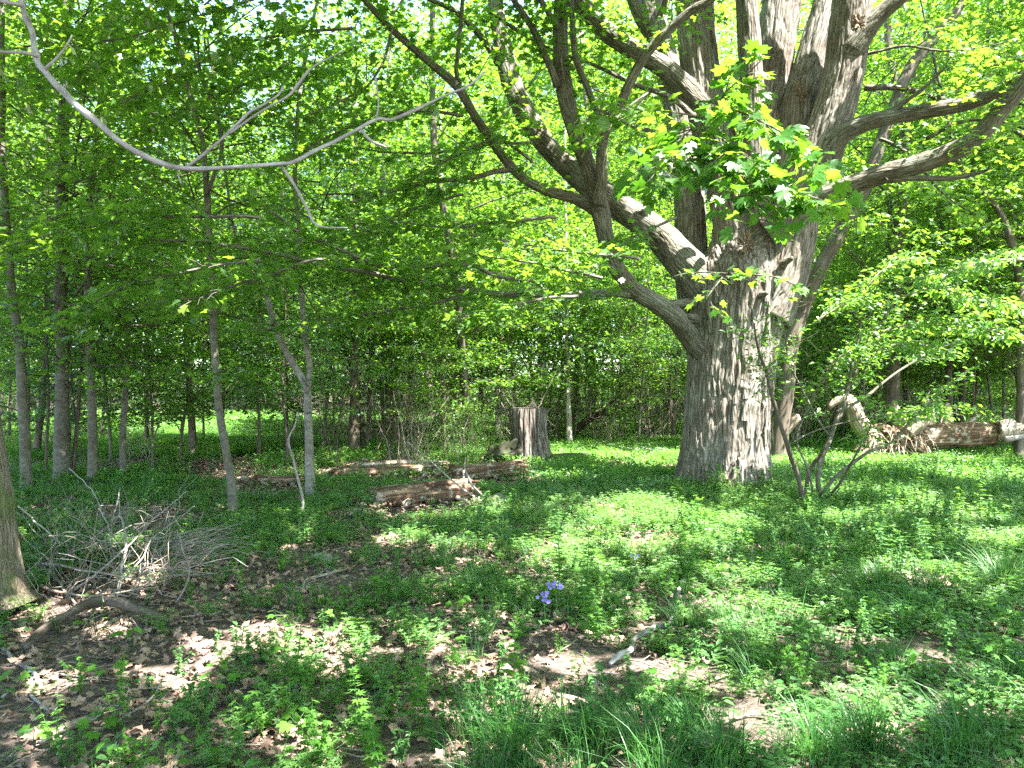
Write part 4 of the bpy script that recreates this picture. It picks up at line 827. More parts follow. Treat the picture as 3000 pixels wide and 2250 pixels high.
log([(770, 1006, 12, 16.2), (860, 1000, 12, 16.6), (960, 1000, 10, 17)], 16, 'thin pale log lying farthest back left of the stump', 'dead')
log([(556, 1040, 30, 13.4), (600, 1040, 24, 13.5), (645, 1036, 18, 13.6)], 13.4, 'short broken log lying between the crooked tree and the V forked tree', 'rot', rough=.3)
log([(1530, 1040, 12, 14.6), (1600, 1038, 12, 14.6), (1400, 1060, 8, 14.4)][:2], 14.6, 'small hidden log close behind the maple foot', 'dead')
log([(1985, 942, 54, 18.6), (2050, 940, 56, 18.6), (2110, 938, 54, 18.5), (2150, 938, 50, 18.4)], 18.5, 'thick golden brown fallen trunk on the far right', 'rot', 'fallen_log', .12, stubs=[([(2008, 930, 22), (2010, 905, 20), (2014, 882, 14)], 18.6), ([(2042, 928, 20), (2044, 900, 20), (2046, 872, 12)], 18.6), ([(2075, 926, 16), (2095, 912, 14), (2115, 896, 8)], 18.6), ([(2030, 926, 8), (2034, 900, 7), (2032, 878, 4)], 18.6)])
def rootplate():
    g = P(1940, 965, 18.3); g[2] = 0; root = thing('upturned_root_plate', 'upturned tangle of broken roots at the left end of the fallen trunk', 'tree roots', g)
    L = [[(1880, 960, 44), (1868, 930, 40), (1852, 900, 36), (1843, 878, 34), (1832, 862, 26), (1812, 862, 18), (1792, 880, 9)],
         [(1950, 930, 30), (1945, 905, 26), (1935, 885, 18), (1930, 868, 8)], [(1955, 935, 34), (1985, 915, 30), (2010, 895, 22), (2020, 888, 8)], [(1930, 940, 24), (1905, 922, 16), (1880, 925, 10)],
         [(1945, 930, 60), (1940, 955, 66), (1935, 990, 50)], [(1900, 950, 26), (1880, 975, 24), (1858, 990, 16)], [(1960, 930, 30), (1990, 945, 22), (2010, 960, 10)], [(1990, 950, 16), (1985, 915, 14), (1970, 900, 10)],
         [(1965, 950, 40), (1985, 968, 30), (1995, 990, 20)]]
    for i, s in enumerate(L):
        p = cr(TR(s, 18.3+.25*math.sin(i*2.2)), step=.05); mb = MB(); tube(mb, wob(p[:, :3], .03, 3, i), p[:, 3], 14, .35, 2.2, .15, i); under(mb.obj('root', M['dead' if i in (0, 1, 2, 5) else 'rot']), root)
    mb = MB()
    for i in range(120):
        c = P(rng.uniform(1880, 2000), rng.uniform(920, 985), 18.2+rng.uniform(-.4, .4)); v = rng.normal(0, 1, 3); v[1] -= .8; v /= np.linalg.norm(v); ll = rng.uniform(.15, .6)
        p = wob(np.array([c+v*ll*k/5 for k in range(6)])+np.array([[0, 0, -.02*k*k] for k in range(6)]), .06, 4, i); tube(mb, p, np.linspace(.022, .006, 6)*rng.uniform(.6, 1.4), 5, cap=False)
    under(mb.obj('rootlet', M['dead'], kind='stuff'), root)
    # torn cuff of wood at the far end of the trunk
rootplate()
def cuff():
    c = P(2160, 935, 18.3); root = thing('bark_shell', 'curled shell of pale bark at the right end of the fallen trunk', 'bark', (c[0], c[1], 0))
    mb = MB(); th = np.linspace(-.6, 3.6, 30); xs = np.linspace(0, .55, 8); V = []
    for t in th:
        for i, x in enumerate(xs):
            r = .27+.10*x+.03*math.sin(7*t+3*x)+.02*math.sin(17*t); V.append([c[0]+x*(.7+.3*math.sin(3*t))-.15, c[1]+r*math.cos(t+.5), c[2]-.02+r*math.sin(t)])
    F = [(i*8+j, i*8+j+1, i*8+j+9, i*8+j+8) for i in range(29) for j in range(7)]
    mb.add(np.array(V), np.array(F)); o = under(mb.obj('shell', M['dead']), root); s = o.modifiers.new('s', 'SOLIDIFY'); s.thickness = .035
    mb = MB(); p = cr(TR([(2170, 950, 14), (2200, 944, 12), (2240, 935, 9)], 18.), step=.08); tube(mb, p[:, :3], p[:, 3], 8, .15); under(mb.obj('branch_stub', M['twig']), root)
cuff()
def broken_branch(pts, d, label, m='dead'):
    a = TR(pts, d); root = thing('broken_branch', label, 'branch', (a[0, 0], a[0, 1], float(gz(a[0, 0], a[0, 1])))); p = cr(a, step=.05); mb = MB(); tube(mb, p[:, :3], np.maximum(p[:, 3], .004), 12, .2, 2.5, .12, 4); under(mb.obj('wood', M[m]), root); return root
broken_branch([(1662, 975, 30), (1680, 945, 26), (1700, 925, 24), (1722, 900, 22)], 18.5, 'broken stub of pale wood sticking up behind the maple on its right')
broken_branch([(1855, 990, 44), (1872, 968, 36), (1882, 960, 20)], 19.4, 'low pale stump fragment in front of the upturned roots')
mossy = thing('leaning_trunk', 'dark mossy trunk leaning low over the ground between stump and maple', 'log', G(1237, 965))
p = cr(TR([(1228, 955, 12, 26.5), (1245, 930, 15, 26.5), (1277, 902, 18, 26.3), (1320, 886, 20, 26), (1370, 872, 16, 25.6), (1410, 855, 12, 25.4)], 22), step=.1); mb = MB(); tube(mb, p[:, :3], p[:, 3], 14, .15); under(mb.obj('trunk', M['mossy']), mossy)
for s in ([(1330, 884, 8, 26), (1360, 850, 6, 26), (1420, 800, 4, 26)], [(1280, 898, 7, 26.3), (1330, 860, 6, 26.3), (1350, 820, 4, 26.3)]):
    p = cr(TR(s, 22), step=.1); mb = MB(); tube(mb, p[:, :3], p[:, 3], 7); under(mb.obj('branch', M['mossy']), mossy)
def stone(X, Y, w, h, label):
    g = G(X, Y); r = w*K*.5/FPX*g[1]; hh = h*K/FPX*g[1]; mb = MB(); n, m = 22, 11; V = []
    for j in range(m):
        ph = math.pi*j/(m-1)
        for i in range(n): V.append([math.cos(TAU*i/n)*math.sin(ph), math.sin(TAU*i/n)*math.sin(ph), math.cos(ph)])
    V = np.array(V); V *= (1+.28*fbm(V*1.3+X, 3, 3))[:, None]; V = V*np.array([r, r*.8, hh*.8])+np.array([g[0], g[1], g[2]+hh*.1])
    F = [(j*n+i, j*n+(i+1) % n, (j+1)*n+(i+1) % n, (j+1)*n+i) for j in range(m-1) for i in range(n)]
    mb.add(V, np.array(F)[:, ::-1]); o = mb.obj('stone', M['stone']); o['label'] = label; o['category'] = 'stone'
stone(1077, 1086, 46, 26, 'rounded grey stone right of the reddish log'); stone(1040, 1100, 34, 10, 'flat stone in front of the rounded grey one')
stone(1390, 1062, 26, 9, 'small flat stone left of the maple foot'); stone(1100, 1142, 26, 6, 'low flat stone below the rounded grey one'); stone(690, 1215, 60, 16, 'broad dark stone half sunk right of the brushwood')

# ------------------------------------------------------------------ sticks and brushwood on the ground
def stick(pts, label, m='stick', lift=.02, name='dead_branch', n=8, side=()):
    """rows X, Y, width [, height above the ground]"""
    rows = []
    for q in pts:
        h = q[3] if len(q) > 3 else 0.; d = FPX*(EYE-h)/(q[1]*K-HOR); x = (q[0]*K-512)/FPX*d; rows.append([x, d, float(gz(x, d))+h+lift, q[2]*K*.5/FPX*d])
    a = np.array(rows); root = thing(name, label, 'branch', (a[0, 0], a[0, 1], a[0, 2]-lift)); p = cr(a, step=.03); mb = MB()
    tube(mb, wob(p[:, :3], .006, 6, len(label)), np.maximum(p[:, 3], .002), n, .18, 2., .15, len(label)); under(mb.obj('wood', M[m]), root)
    for s in side:
        rows = []
        for q in s:
            h = q[3] if len(q) > 3 else 0.; d = FPX*(EYE-h)/(q[1]*K-HOR); x = (q[0]*K-512)/FPX*d; rows.append([x, d, float(gz(x, d))+h+lift, q[2]*K*.5/FPX*d])
        p = cr(np.array(rows), step=.03); mb = MB(); tube(mb, wob(p[:, :3], .006, 6, 3), np.maximum(p[:, 3], .0015), 6, .12, 2.); under(mb.obj('twig', M[m]), root)
    return root
stick([(52, 1412, 18), (95, 1375, 18), (140, 1342, 17, .03), (195, 1312, 20, .06), (250, 1312, 22, .06), (300, 1328, 19, .04), (340, 1345, 15, .02), (372, 1356, 10)], 'thick dark arched branch lying below the brushwood', 'darkstick', .05, n=14)
stick([(90, 1622, 10), (115, 1600, 15), (150, 1585, 19), (205, 1566, 17)], 'short thick log piece in the litter at lower left', 'stick', .04, n=14)
stick([(5, 1408, 8), (35, 1432, 9), (72, 1455, 10), (85, 1482, 9), (98, 1500, 6)], 'forked pale stick at the left edge in dry leaves', 'twig', .02, side=[[(72, 1455, 7), (66, 1500, 7), (85, 1525, 7), (108, 1548, 5)], [(72, 1455, 6), (120, 1460, 6), (170, 1466, 3), (250, 1470, 2)]])
stick([(1478, 1262, 8, .03), (1466, 1285, 9, .02), (1462, 1318, 9), (1446, 1352, 10), (1420, 1358, 12, .02), (1394, 1372, 12, .03), (1368, 1390, 12), (1362, 1412, 12, .03), (1340, 1424, 14, .03), (1318, 1445, 9)], 'crooked pale branch winding through the plants right of centre', 'twig', .03, n=12)
stick([(1204, 1518, 13), (1235, 1526, 16), (1270, 1538, 14)], 'short grey driftwood piece near the bottom centre', 'stick', .03, n=12)
stick([(1475, 1503, 7), (1510, 1482, 7), (1545, 1470, 9), (1572, 1464, 7)], 'small bent stick on bare soil at lower right', 'stick', .02)
stick([(1475, 1398, 6), (1530, 1412, 6), (1580, 1430, 4)], 'thin stick above the bare soil at lower right', 'stick')
stick([(1290, 1442, 4, .05), (1268, 1458, 4, .03), (1300, 1490, 4), (1340, 1518, 3)], 'thin forked twig on the dark soil patch', 'twig', side=[[(1268, 1458, 3, .03), (1340, 1465, 2)]])
stick([(985, 1096, 4, .1), (1030, 1075, 4, .05), (1072, 1056, 3, .03)], 'thin bare twig before the rounded stone', 'twig')
stick([(1001, 1040, 3, .5), (1003, 1015, 5, .55), (1020, 1050, 5, .3), (1044, 1072, 5, .12)], 'white broken twig standing beside the second log', 'twig', side=[[(1003, 1020, 3, .55), (1006, 990, 3, .7)]])
stick([(880, 960, 3, 1.), (940, 1010, 4, .6), (990, 1050, 4, .3), (1040, 1085, 4, .05)], 'long thin twig slanting across the second log', 'twig')
stick([(520, 1100, 4), (590, 1098, 5), (650, 1090, 4)], 'straight pale stick left of the V forked tree', 'twig')
stick([(655, 1285, 4), (660, 1260, 6), (700, 1250, 7), (752, 1236, 7)], 'grey bent stick below the dark stone', 'stick')
def bare_sapling():
    g = G(650, 1112); root = thing('bare_sapling', 'slender crooked bare sapling stem just left of the V forked tree', 'sapling', g); mb = MB()
    p = cr(TR([(650, 1114, 7), (656, 1080, 6), (646, 1040, 6), (636, 1000, 5), (626, 955, 5), (634, 920, 3), (642, 890, 2)], g[1]), step=.04); tube(mb, wob(p[:, :3], .02, 4, 1), p[:, 3], 7); under(mb.obj('stem', M['twig']), root)
bare_sapling()
stick([(180, 1600, 6), (260, 1560, 5), (330, 1510, 4, .03), (350, 1470, 3, .06)], 'thin grey stick crossing the litter at lower left', 'twig')
stick([(140, 1480, 5, .02), (60, 1310, 5, .02), (0, 1290, 5)][1:], 'light stick at the foot of the left edge trunk', 'twig')
stick([(1150, 1225, 3, .02), (1140, 1200, 3, .12), (1130, 1180, 3, .2)], 'short tan stalk leaning in the grass at centre', 'twig')
stick([(1550, 1575, 5), (1620, 1552, 5), (1690, 1560, 4)], 'thin stick in the undergrowth at lower right', 'stick')
def brush_pile():
    g = G(260, 1250); root = thing('brush_pile', 'heap of bare grey twigs and sticks on the left', 'brushwood', g)
    def W(q): 
        h = q[3]; d = FPX*(EYE-h)/(q[1]*K-HOR); x = (q[0]*K-512)/FPX*d; return [x, d, float(gz(x, d))+h, q[2]*K*.5/FPX*d]
    mains = [([(252, 1292, 13, .02), (258, 1262, 14, .08), (262, 1225, 13, .18), (270, 1180, 11, .3), (268, 1140, 9, .42), (258, 1100, 6, .5), (255, 1060, 4, .6)], 'twig'),
        ([(60, 1212, 12, .05), (130, 1215, 11, .12), (190, 1228, 10, .14), (250, 1242, 8, .14), (330, 1255, 5, .1)], 'stick'),
        ([(160, 1270, 9, .04), (215, 1232, 9, .15), (270, 1180, 8, .3), (330, 1120, 6, .45), (400, 1060, 4, .55)], 'twig'),
        ([(70, 1240, 14, .03), (95, 1262, 15, .04), (150, 1275, 11, .06), (200, 1286, 9, .08), (280, 1278, 7, .1), (345, 1268, 4, .1)], 'stick'),
        ([(80, 1215, 14, .03), (120, 1240, 13, .04), (140, 1270, 11, .04), (165, 1300, 9, .03)], 'stick'),
        ([(380, 1300, 7, .03), (400, 1270, 7, .1), (408, 1230, 7, .15), (395, 1180, 6, .25), (382, 1142, 4, .35)], 'twig'),
        ([(300, 1240, 7, .1), (340, 1225, 6, .16), (420, 1235, 5, .12), (470, 1240, 3, .1)], 'stick'),
        ([(265, 1190, 7, .25), (230, 1120, 6, .4), (200, 1060, 5, .55), (150, 1010, 4, .7)], 'twig'),
        ([(20, 1262, 8, .03), (90, 1200, 8, .12), (120, 1165, 7, .2), (122, 1140, 5, .3)], 'stick'),
        ([(255, 1260, 7, .08), (300, 1210, 6, .2), (340, 1150, 5, .35), (420, 1090, 4, .4)], 'twig'),
        ([(240, 1180, 5, .3), (244, 1120, 4, .4), (260, 1050, 3, .6)], 'twig'), ([(170, 1300, 8, .02), (240, 1275, 7, .08), (320, 1290, 5, .04)], 'stick'),
        ([(40, 1090, 8, .3), (90, 1130, 7, .25), (130, 1170, 7, .15)], 'stick'), ([(230, 1350, 9, .03), (260, 1370, 8, .04), (300, 1382, 6, .02)], 'darkstick'), ([(285, 1335, 6, .05), (310, 1362, 6, .03)], 'stick')]
    for i, (s, m) in enumerate(mains):
        p = cr(np.array([W(q) for q in s]), step=.04); mb = MB(); tube(mb, wob(p[:, :3], .012, 5, i), p[:, 3]*.5, 8, .18, 2., .2, i); under(mb.obj('stick', M[m]), root)
    k = 0
    def tw(x0, y0, h0, x1, y1, h1, r, m, sag=.05):
        nonlocal k; k += 1
        a = np.array(W((x0, y0, 1, h0)))[:3]; b = np.array(W((x1, y1, 1, h1)))[:3]; n = 7; u = np.linspace(0, 1, n)[:, None]
        p = a+(b-a)*u; p[:, 2] += sag*np.sin(u[:, 0]*math.pi)*rng.uniform(-1, 1.2); p = wob(p, .07, 3.2, k); p[:, 2] = np.maximum(p[:, 2], gz(p[:, 0], p[:, 1])+.008)
        mb = MB(); tube(mb, p, np.linspace(r, r*.35, n), 5); under(mb.obj('twig', M[m]), root)
    for i in range(125):      # the combed mass of fine twigs pointing right
        x0 = rng.uniform(300, 400); y0 = rng.uniform(1165, 1235); L = rng.uniform(90, 190); a = rng.uniform(-.42, .08)
        tw(x0, y0, rng.uniform(.02, .16), x0+L, y0+L*a, rng.uniform(.02, .28), rng.uniform(.002, .0045), 'stick' if i % 3 else 'twig')
    for i in range(168):      # loose ones to all sides
        x0 = rng.uniform(70, 380); y0 = rng.uniform(1130, 1290); a = rng.uniform(-2.6, -.1); L = rng.uniform(70, 210)
        tw(x0, y0, rng.uniform(.01, .15), x0+math.cos(a)*L, y0+math.sin(a)*L*.8, rng.uniform(.05, .9), rng.uniform(.002, .0044), 'twig' if i % 2 else 'stick', .12)
brush_pile()

# the bare twig that hangs in front of everything
def foretwig():
    c = P(44, -200, 2.3); root = thing('bare_hanging_branch', 'leafless pale grey branch close to the viewer across the upper left', 'branch', P(97, 153, 2.1))
    B = [[(30, -300, 17, 2.7), (36, -100, 16, 2.5), (43, 0, 15, 2.4), (67, 67, 15, 2.3), (80, 127, 15, 2.2), (97, 155, 16, 2.15), (150, 213, 14, 2.1), (205, 260, 14, 2.05), (250, 297, 14, 2.0), (317, 340, 13, 2.0), (400, 364, 12, 2.0), (500, 361, 10, 2.0), (600, 352, 10, 2.0), (640, 346, 10, 2.0), (733, 300, 9, 2.05), (780, 277, 9, 2.05), (816, 256, 9, 2.1), (846, 257, 8, 2.1), (900, 238, 7, 2.1), (960, 208, 6, 2.15), (1014, 183, 6, 2.15), (1048, 155, 5, 2.2)],
         [(400, 362, 8), (440, 332, 8), (483, 297, 7), (533, 247, 7), (560, 232, 6), (600, 205, 4), (612, 186, 5)], [(490, 292, 6), (567, 240, 5), (620, 207, 6), (640, 185, 6), (680, 143, 5), (740, 110, 3)],
         [(603, 355, 7), (622, 385, 7), (640, 413, 6), (662, 448, 6), (678, 478, 6), (705, 489, 5), (752, 491, 3)], [(812, 256, 5), (816, 225, 4), (814, 190, 5), (813, 168, 5)], [(780, 280, 7), (800, 302, 6), (834, 317, 4)],
         [(97, 150, 9), (120, 128, 7), (145, 98, 5), (158, 77, 4)], [(82, 122, 8), (50, 112, 7), (0, 112, 8), (-60, 90, 8)], [(48, 12, 12), (20, 8, 11), (-30, -5, 12)], [(383, 362, 4), (388, 385, 3), (392, 400, 3)]]
    for i, s in enumerate(B):
        p = cr(TR(s, 2.02), step=.012); q = wob(p[:, :3], .005, 11, i)
        knob = 1+.45*np.clip(noise3(np.stack([np.arange(len(p))*.16, p[:, 0]*0, p[:, 0]*0+i], 1), 5), 0, 1)
        mb = MB(); tube(mb, q, p[:, 3]*knob*.8, 10, .16, 2.5, .5, i); under(mb.obj('branch' if i == 0 else 'twig', M['twig']), root)
foretwig()

# ------------------------------------------------------------------ low plants and litter, scattered
def src(name, mb, m): 
    o = bpy.data.objects.new(name, mb.mesh(name, M[m])); return o
def scatter(name, label, cat, P3, rot, scale, idx, sources):
    c = bpy.data.collections.new('sources_'+name)
    for i, s in enumerate(sources): s.name = '%s_%02d' % (name, i); c.objects.link(s)
    n = len(P3); me = bpy.data.meshes.new(name); me.vertices.add(n); me.vertices.foreach_set('co', np.asarray(P3, np.float32).ravel())
    a = me.attributes.new('rot', 'FLOAT_VECTOR', 'POINT'); a.data.foreach_set('vector', np.asarray(rot, np.float32).ravel())
    a = me.attributes.new('scl', 'FLOAT', 'POINT'); a.data.foreach_set('value', np.asarray(scale, np.float32))
    a = me.attributes.new('pick', 'INT', 'POINT'); a.data.foreach_set('value', np.asarray(idx, np.int32))
    o = bpy.data.objects.new(name, me); col.objects.link(o); o['kind'] = 'stuff'; o['label'] = label; o['category'] = cat
    g = bpy.data.node_groups.new('scatter', 'GeometryNodeTree'); g.interface.new_socket('Geometry', in_out='INPUT', socket_type='NodeSocketGeometry'); g.interface.new_socket('Geometry', in_out='OUTPUT', socket_type='NodeSocketGeometry')
    gi = g.nodes.new('NodeGroupInput'); go = g.nodes.new('NodeGroupOutput'); ip = g.nodes.new('GeometryNodeInstanceOnPoints'); ci = g.nodes.new('GeometryNodeCollectionInfo')
    ci.inputs['Collection'].default_value = c; ci.inputs['Separate Children'].default_value = True; ci.inputs['Reset Children'].default_value = True
    def na(nm, t):
        x = g.nodes.new('GeometryNodeInputNamedAttribute'); x.data_type = t; x.inputs['Name'].default_value = nm; return next(q for q in x.outputs if q.enabled and q.name == 'Attribute')
    L = g.links; L.new(gi.outputs[0], ip.inputs['Points']); L.new(ci.outputs[0], ip.inputs['Instance']); ip.inputs['Pick Instance'].default_value = True
    L.new(na('pick', 'INT'), ip.inputs['Instance Index']); L.new(na('scl', 'FLOAT'), ip.inputs['Scale'])
    er = g.nodes.new('FunctionNodeEulerToRotation'); L.new(na('rot', 'FLOAT_VECTOR'), er.inputs[0]); L.new(er.outputs[0], ip.inputs['Rotation'])
    L.new(ip.outputs[0], go.inputs[0]); md = o.modifiers.new('scatter', 'NODES'); md.node_group = g; return o
DIAM = (np.array([[0, 0, 0], [.16, .45, .03], [0, 1, -.12], [-.16, .45, .03]]), np.array([[0, 2, 1], [0, 3, 2]]))
def stems(mb, n, h, spread, r=.0012, k=4):
    out = []
    for i in range(n):
        a = rng.uniform(0, TAU); b = np.array([math.cos(a), math.sin(a), 0])*rng.uniform(0, spread*.4); hh = h*rng.uniform(.6, 1.15); u = np.linspace(0, 1, k)[:, None]
        lean = np.array([math.cos(a), math.sin(a), 0])*spread*rng.uniform(.3, 1)
        p = b+lean*u**1.5+np.array([0, 0, hh])*(u-.15*u**2); tube(mb, p, r, 3, cap=False); out.append(p)
    return out
def herb_whorl(seed):
    mb = MB(); pos = []; fw = []; no = []
    for p in stems(mb, 9, .17, .13):
        for j in range(5):
            t = (j+1)/5*.999*(len(p)-1); i = int(t); c = p[i]+(p[min(i+1, len(p)-1)]-p[i])*(t-i); a0 = rng.uniform(0, 6)
            for q in range(6):
                a = a0+q*TAU/6; pos.append(c); fw.append([math.cos(a), math.sin(a), rng.uniform(-.1, .45)]); no.append([0, 0, 1.])
    pos, fw, no = map(np.array, (pos, fw, no)); place(mb, DIAM, pos, fw.astype(float), no+rng.normal(0, .2, no.shape), rng.uniform(.018, .034, len(pos))); return mb
def herb_round(seed):
    mb = MB(); n = 34; a = rng.uniform(0, TAU, n); r = .13*np.sqrt(rng.random(n)); z = rng.uniform(.012, .075, n)
    pos = np.stack([np.cos(a)*r, np.sin(a)*r, z], 1); place(mb, ROUND, pos, rng.normal(0, 1, (n, 3))*np.array([1, 1, .2]), leaf_normals(n, .33), rng.uniform(.018, .036, n)); return mb
def herb_broad(seed, tpl=OVATE, s=(.035, .06), h=.11, n=7):
    mb = MB(); a = np.arange(n)*2.4+rng.uniform(0, 6); r = rng.uniform(.03, .09, n); z = rng.uniform(.4, 1, n)*h
    pos = np.stack([np.cos(a)*r, np.sin(a)*r, z], 1)
    for p in pos: tube(mb, np.array([[0, 0, 0], p*[.5, .5, .8], p]), .0012, 3, cap=False)
    fw = np.stack([np.cos(a), np.sin(a), rng.uniform(-.3, .2, n)], 1); place(mb, tpl, pos, fw, leaf_normals(n, .25), rng.uniform(*s, n)); return mb
def grass(seed, n=30, h=.2, w=.0028, spread=.06, lean=.7, seg=5, mat_='grass'):
    mb = MB()
    for i in range(n):
        a = rng.uniform(0, TAU); b = np.array([math.cos(a), math.sin(a), 0])*spread*rng.random(); a2 = a+rng.normal(0, .5); d = np.array([math.cos(a2), math.sin(a2), 0]); hh = h*rng.uniform(.55, 1.15); ln = lean*rng.uniform(.2, 1.1)*hh
        u = np.linspace(0, 1, seg)[:, None]; p = b+d*ln*u**2.1+np.array([0, 0, hh])*(u-.32*min(1, ln/hh)*u**3); s = np.cross(d, [0, 0, 1])*w; ww = (1-u**2.2)*1.+.03
        V = np.empty((seg*2, 3)); V[0::2] = p-s*ww; V[1::2] = p+s*ww+np.array([0, 0, .0006]); F = np.array([(2*k, 2*k+1, 2*k+3, 2*k+2) for k in range(seg-1)]); mb.add(V, F, rng.random())
    return mb
def far_patch(seed, h=.22, R=.45, n=230):
    mb = MB(); a = rng.uniform(0, TAU, n); r = R*np.sqrt(rng.random(n)); z = h*rng.random(n)**.8
    pos = np.stack([np.cos(a)*r, np.sin(a)*r, z], 1); place(mb, DIAM if seed % 2 else OVATE, pos, rng.normal(0, 1, (n, 3))*np.array([1, 1, .5]), leaf_normals(n, .55), rng.uniform(.035, .075, n)); return mb
def dry_leaf(seed):
    tpl = OAK if seed % 3 else MAPLE_MID; mb = MB(); V, F = tpl; V = V.copy(); c = rng.uniform(-.9, .9); V[:, 2] = c*V[:, 0]**2*1.3+rng.uniform(-.5, .7)*V[:, 1]**2+.12*np.sin(V[:, 0]*7+seed)+.10*np.sin(V[:, 1]*6+seed*2); V[:, 2] -= V[:, 2].min()
    mb.add(V*1., F, rng.random()); return mb
SP = [G(X, Y)[:2] for X, Y in [(1440, 1440), (1500, 1460), (1580, 1530), (1350, 1440), (1310, 1430), (870, 1620), (850, 1640), (1980, 1400), (2010, 1420), (1650, 1590), (1560, 1575), (1260, 1480), (1330, 1500), (1230, 1390), (680, 1210), (1390, 1460), (1620, 1500)]]
SPR = [.17, .15, .15, .2, .2, .12, .12, .18, .15, .12, .13, .15, .12, .15, .3, .15, .1]
LP = [(G(X, Y)[:2], r) for X, Y, r in [(150, 1430, .35), (300, 1400, .3), (100, 1560, .3), (450, 1480, .2), (650, 1400, .35), (720, 1430, .3), (560, 1380, .25), (1020, 1480, .3), (1000, 1400, .25), (1100, 1480, .25), (1020, 1320, .22), (1170, 1370, .22), (950, 1430, .25), (520, 1630, .2), (300, 1620, .25), (380, 1230, .5), (480, 1250, .4),
      (200, 1640, .25), (700, 1600, .22), (900, 1110, .6), (760, 1140, .6), (980, 1090, .5), (300, 1110, .7), (520, 1060, 1.), (680, 1050, .9), (1400, 1170, .35), (1290, 1110, .5), (1640, 1300, .25), (1700, 1190, .35), (1120, 1040, .6), (400, 1000, 1.3), (850, 1040, .8)]]
for X, Y, r in [(1478, 1268, .13), (1464, 1310, .13), (1446, 1350, .13), (1415, 1362, .13), (1385, 1385, .13), (1345, 1425, .14), (1320, 1450, .13), (1235, 1535, .12), (1525, 1485, .12), (95, 1385, .16), (150, 1350, .16), (210, 1325, .16), (270, 1330, .16), (330, 1350, .14), (40, 1440, .12), (80, 1480, .12), (80, 1530, .12), (130, 1470, .12), (110, 1610, .12), (170, 1585, .12), (840, 1112, .35), (920, 1105, .35), (990, 1092, .3), (1050, 1045, .35), (1110, 1035, .3), (610, 1060, .35), (1240, 1015, .4), (660, 1270, .15), (720, 1252, .15), (180, 1270, .25), (120, 1290, .2), (250, 1300, .2)]:
    SP.append(G(X, Y)[:2]); SPR.append(r)
def bare(xy):
    b = np.zeros(len(xy))
    for c, r in zip(SP, SPR): b = np.maximum(b, np.exp(-((xy-c)**2*np.array([.7, 1.3])).sum(1)/(r*r)*.8))
    return b
def littery(xy):
    b = np.zeros(len(xy))
    for c, r in LP: b = np.maximum(b, np.exp(-((xy-c)**2).sum(1)/(r*r)*.8))
    return b
def region(n, y0, y1, wid=.72, pw=0.):
    """points over the ground wedge that the view could plausibly take in"""
    y = np.sqrt(rng.uniform(y0*y0, y1*y1, n)) if not pw else y0*(y1/y0)**rng.random(n); x = rng.uniform(-1, 1, n)*(y*wid+1.2); return np.stack([x, y], 1)
def keep(xy, p): return xy[rng.random(len(xy)) < p]
def lay(xy, dz=0.): return np.stack([xy[:, 0], xy[:, 1], gz(xy[:, 0], xy[:, 1])+dz], 1)
def rots(n, tilt=.12): return np.stack([rng.normal(0, tilt, n), rng.normal(0, tilt, n), rng.uniform(0, TAU, n)], 1)
def q3(xy): return np.stack([xy[:, 0], xy[:, 1], xy[:, 0]*0], 1)
def dens(xy):
    s = xy[:, 0]/xy[:, 1]; n1 = fbm(q3(xy)*.9, 101, 3); n2 = fbm(q3(xy)*3.1, 103, 2)
    base = .38+.42*sstep(-.25, .25, s)+.25*sstep(7, 11, xy[:, 1])
    d = np.clip(base+.9*n1+.45*n2, 0, 1)
    return d*(1-bare(xy)*1.4).clip(0, 1)*(1-.85*littery(xy))
tree_xy = np.array([[MX, 13.3]])
def off_trunk(xy): return xy[((xy-tree_xy[0])**2).sum(1) > .78**2]
# dry leaves
xy = region(125000, 2.2, 21); xy = keep(xy, .72+.3*littery(xy)-.45*bare(xy)-.5*sstep(0.05, .3, xy[:, 0]/xy[:, 1])*(1-littery(xy))); xy = off_trunk(xy); n = len(xy)
scatter('leaf_litter', 'dry brown oak and maple leaves lying on the forest floor', 'leaf litter', lay(xy, 0)+np.stack([xy[:, 0]*0, xy[:, 0]*0, rng.uniform(.004, .028, n)], 1), rots(n, .28), rng.uniform(.028, .060, n), rng.integers(0, 9, n), [src('l', dry_leaf(i), 'litter') for i in range(9)]); print('litter', n)
def dry_twig(i):
    mb = MB(); p = np.array([[-.1, 0, .004], [-.03, .012*math.sin(i), .01], [.04, -.01, .012], [.1, .01*i/3, .004]]); tube(mb, p, [.003, .0028, .002, .0012], 5); return mb
xy = off_trunk(region(3200, 2.2, 15)); n = len(xy)
scatter('twig_litter', 'small fallen twigs strewn over the forest floor', 'twigs', lay(xy, .012), rots(n, .12), rng.uniform(.4, 1.8, n), rng.integers(0, 4, n), [src('l', dry_twig(i), 'stick') for i in range(4)])
# herbs near
xy = region(17000, 2.3, 15.5); d = dens(xy); s = xy[:, 0]/xy[:, 1]
p = d*(.25+.75*sstep(-.1, .35, fbm(q3(xy)*1.3, 5, 2)+.28-1.0*sstep(.1, .45, s)*(xy[:, 1] < 6.5))); xy = keep(xy, p); xy = off_trunk(keep(xy, 1-1.3*bare(xy))); n = len(xy)
scatter('bedstraw', 'fine whorled bright green bedstraw covering the floor', 'ground cover', lay(xy), rots(n), rng.uniform(.55, 1.15, n), rng.integers(0, 5, n), [src('h', herb_whorl(i), 'herb') for i in range(5)]); print('bedstraw', n)
xy = region(14000, 2.3, 14.5); d = dens(xy); s = xy[:, 0]/xy[:, 1]
xy = off_trunk(keep(xy, d*(.12+.85*sstep(.0, .35, s))*sstep(-.45, .15, fbm(q3(xy)*1.1, 25, 2)+.1))); n = len(xy)
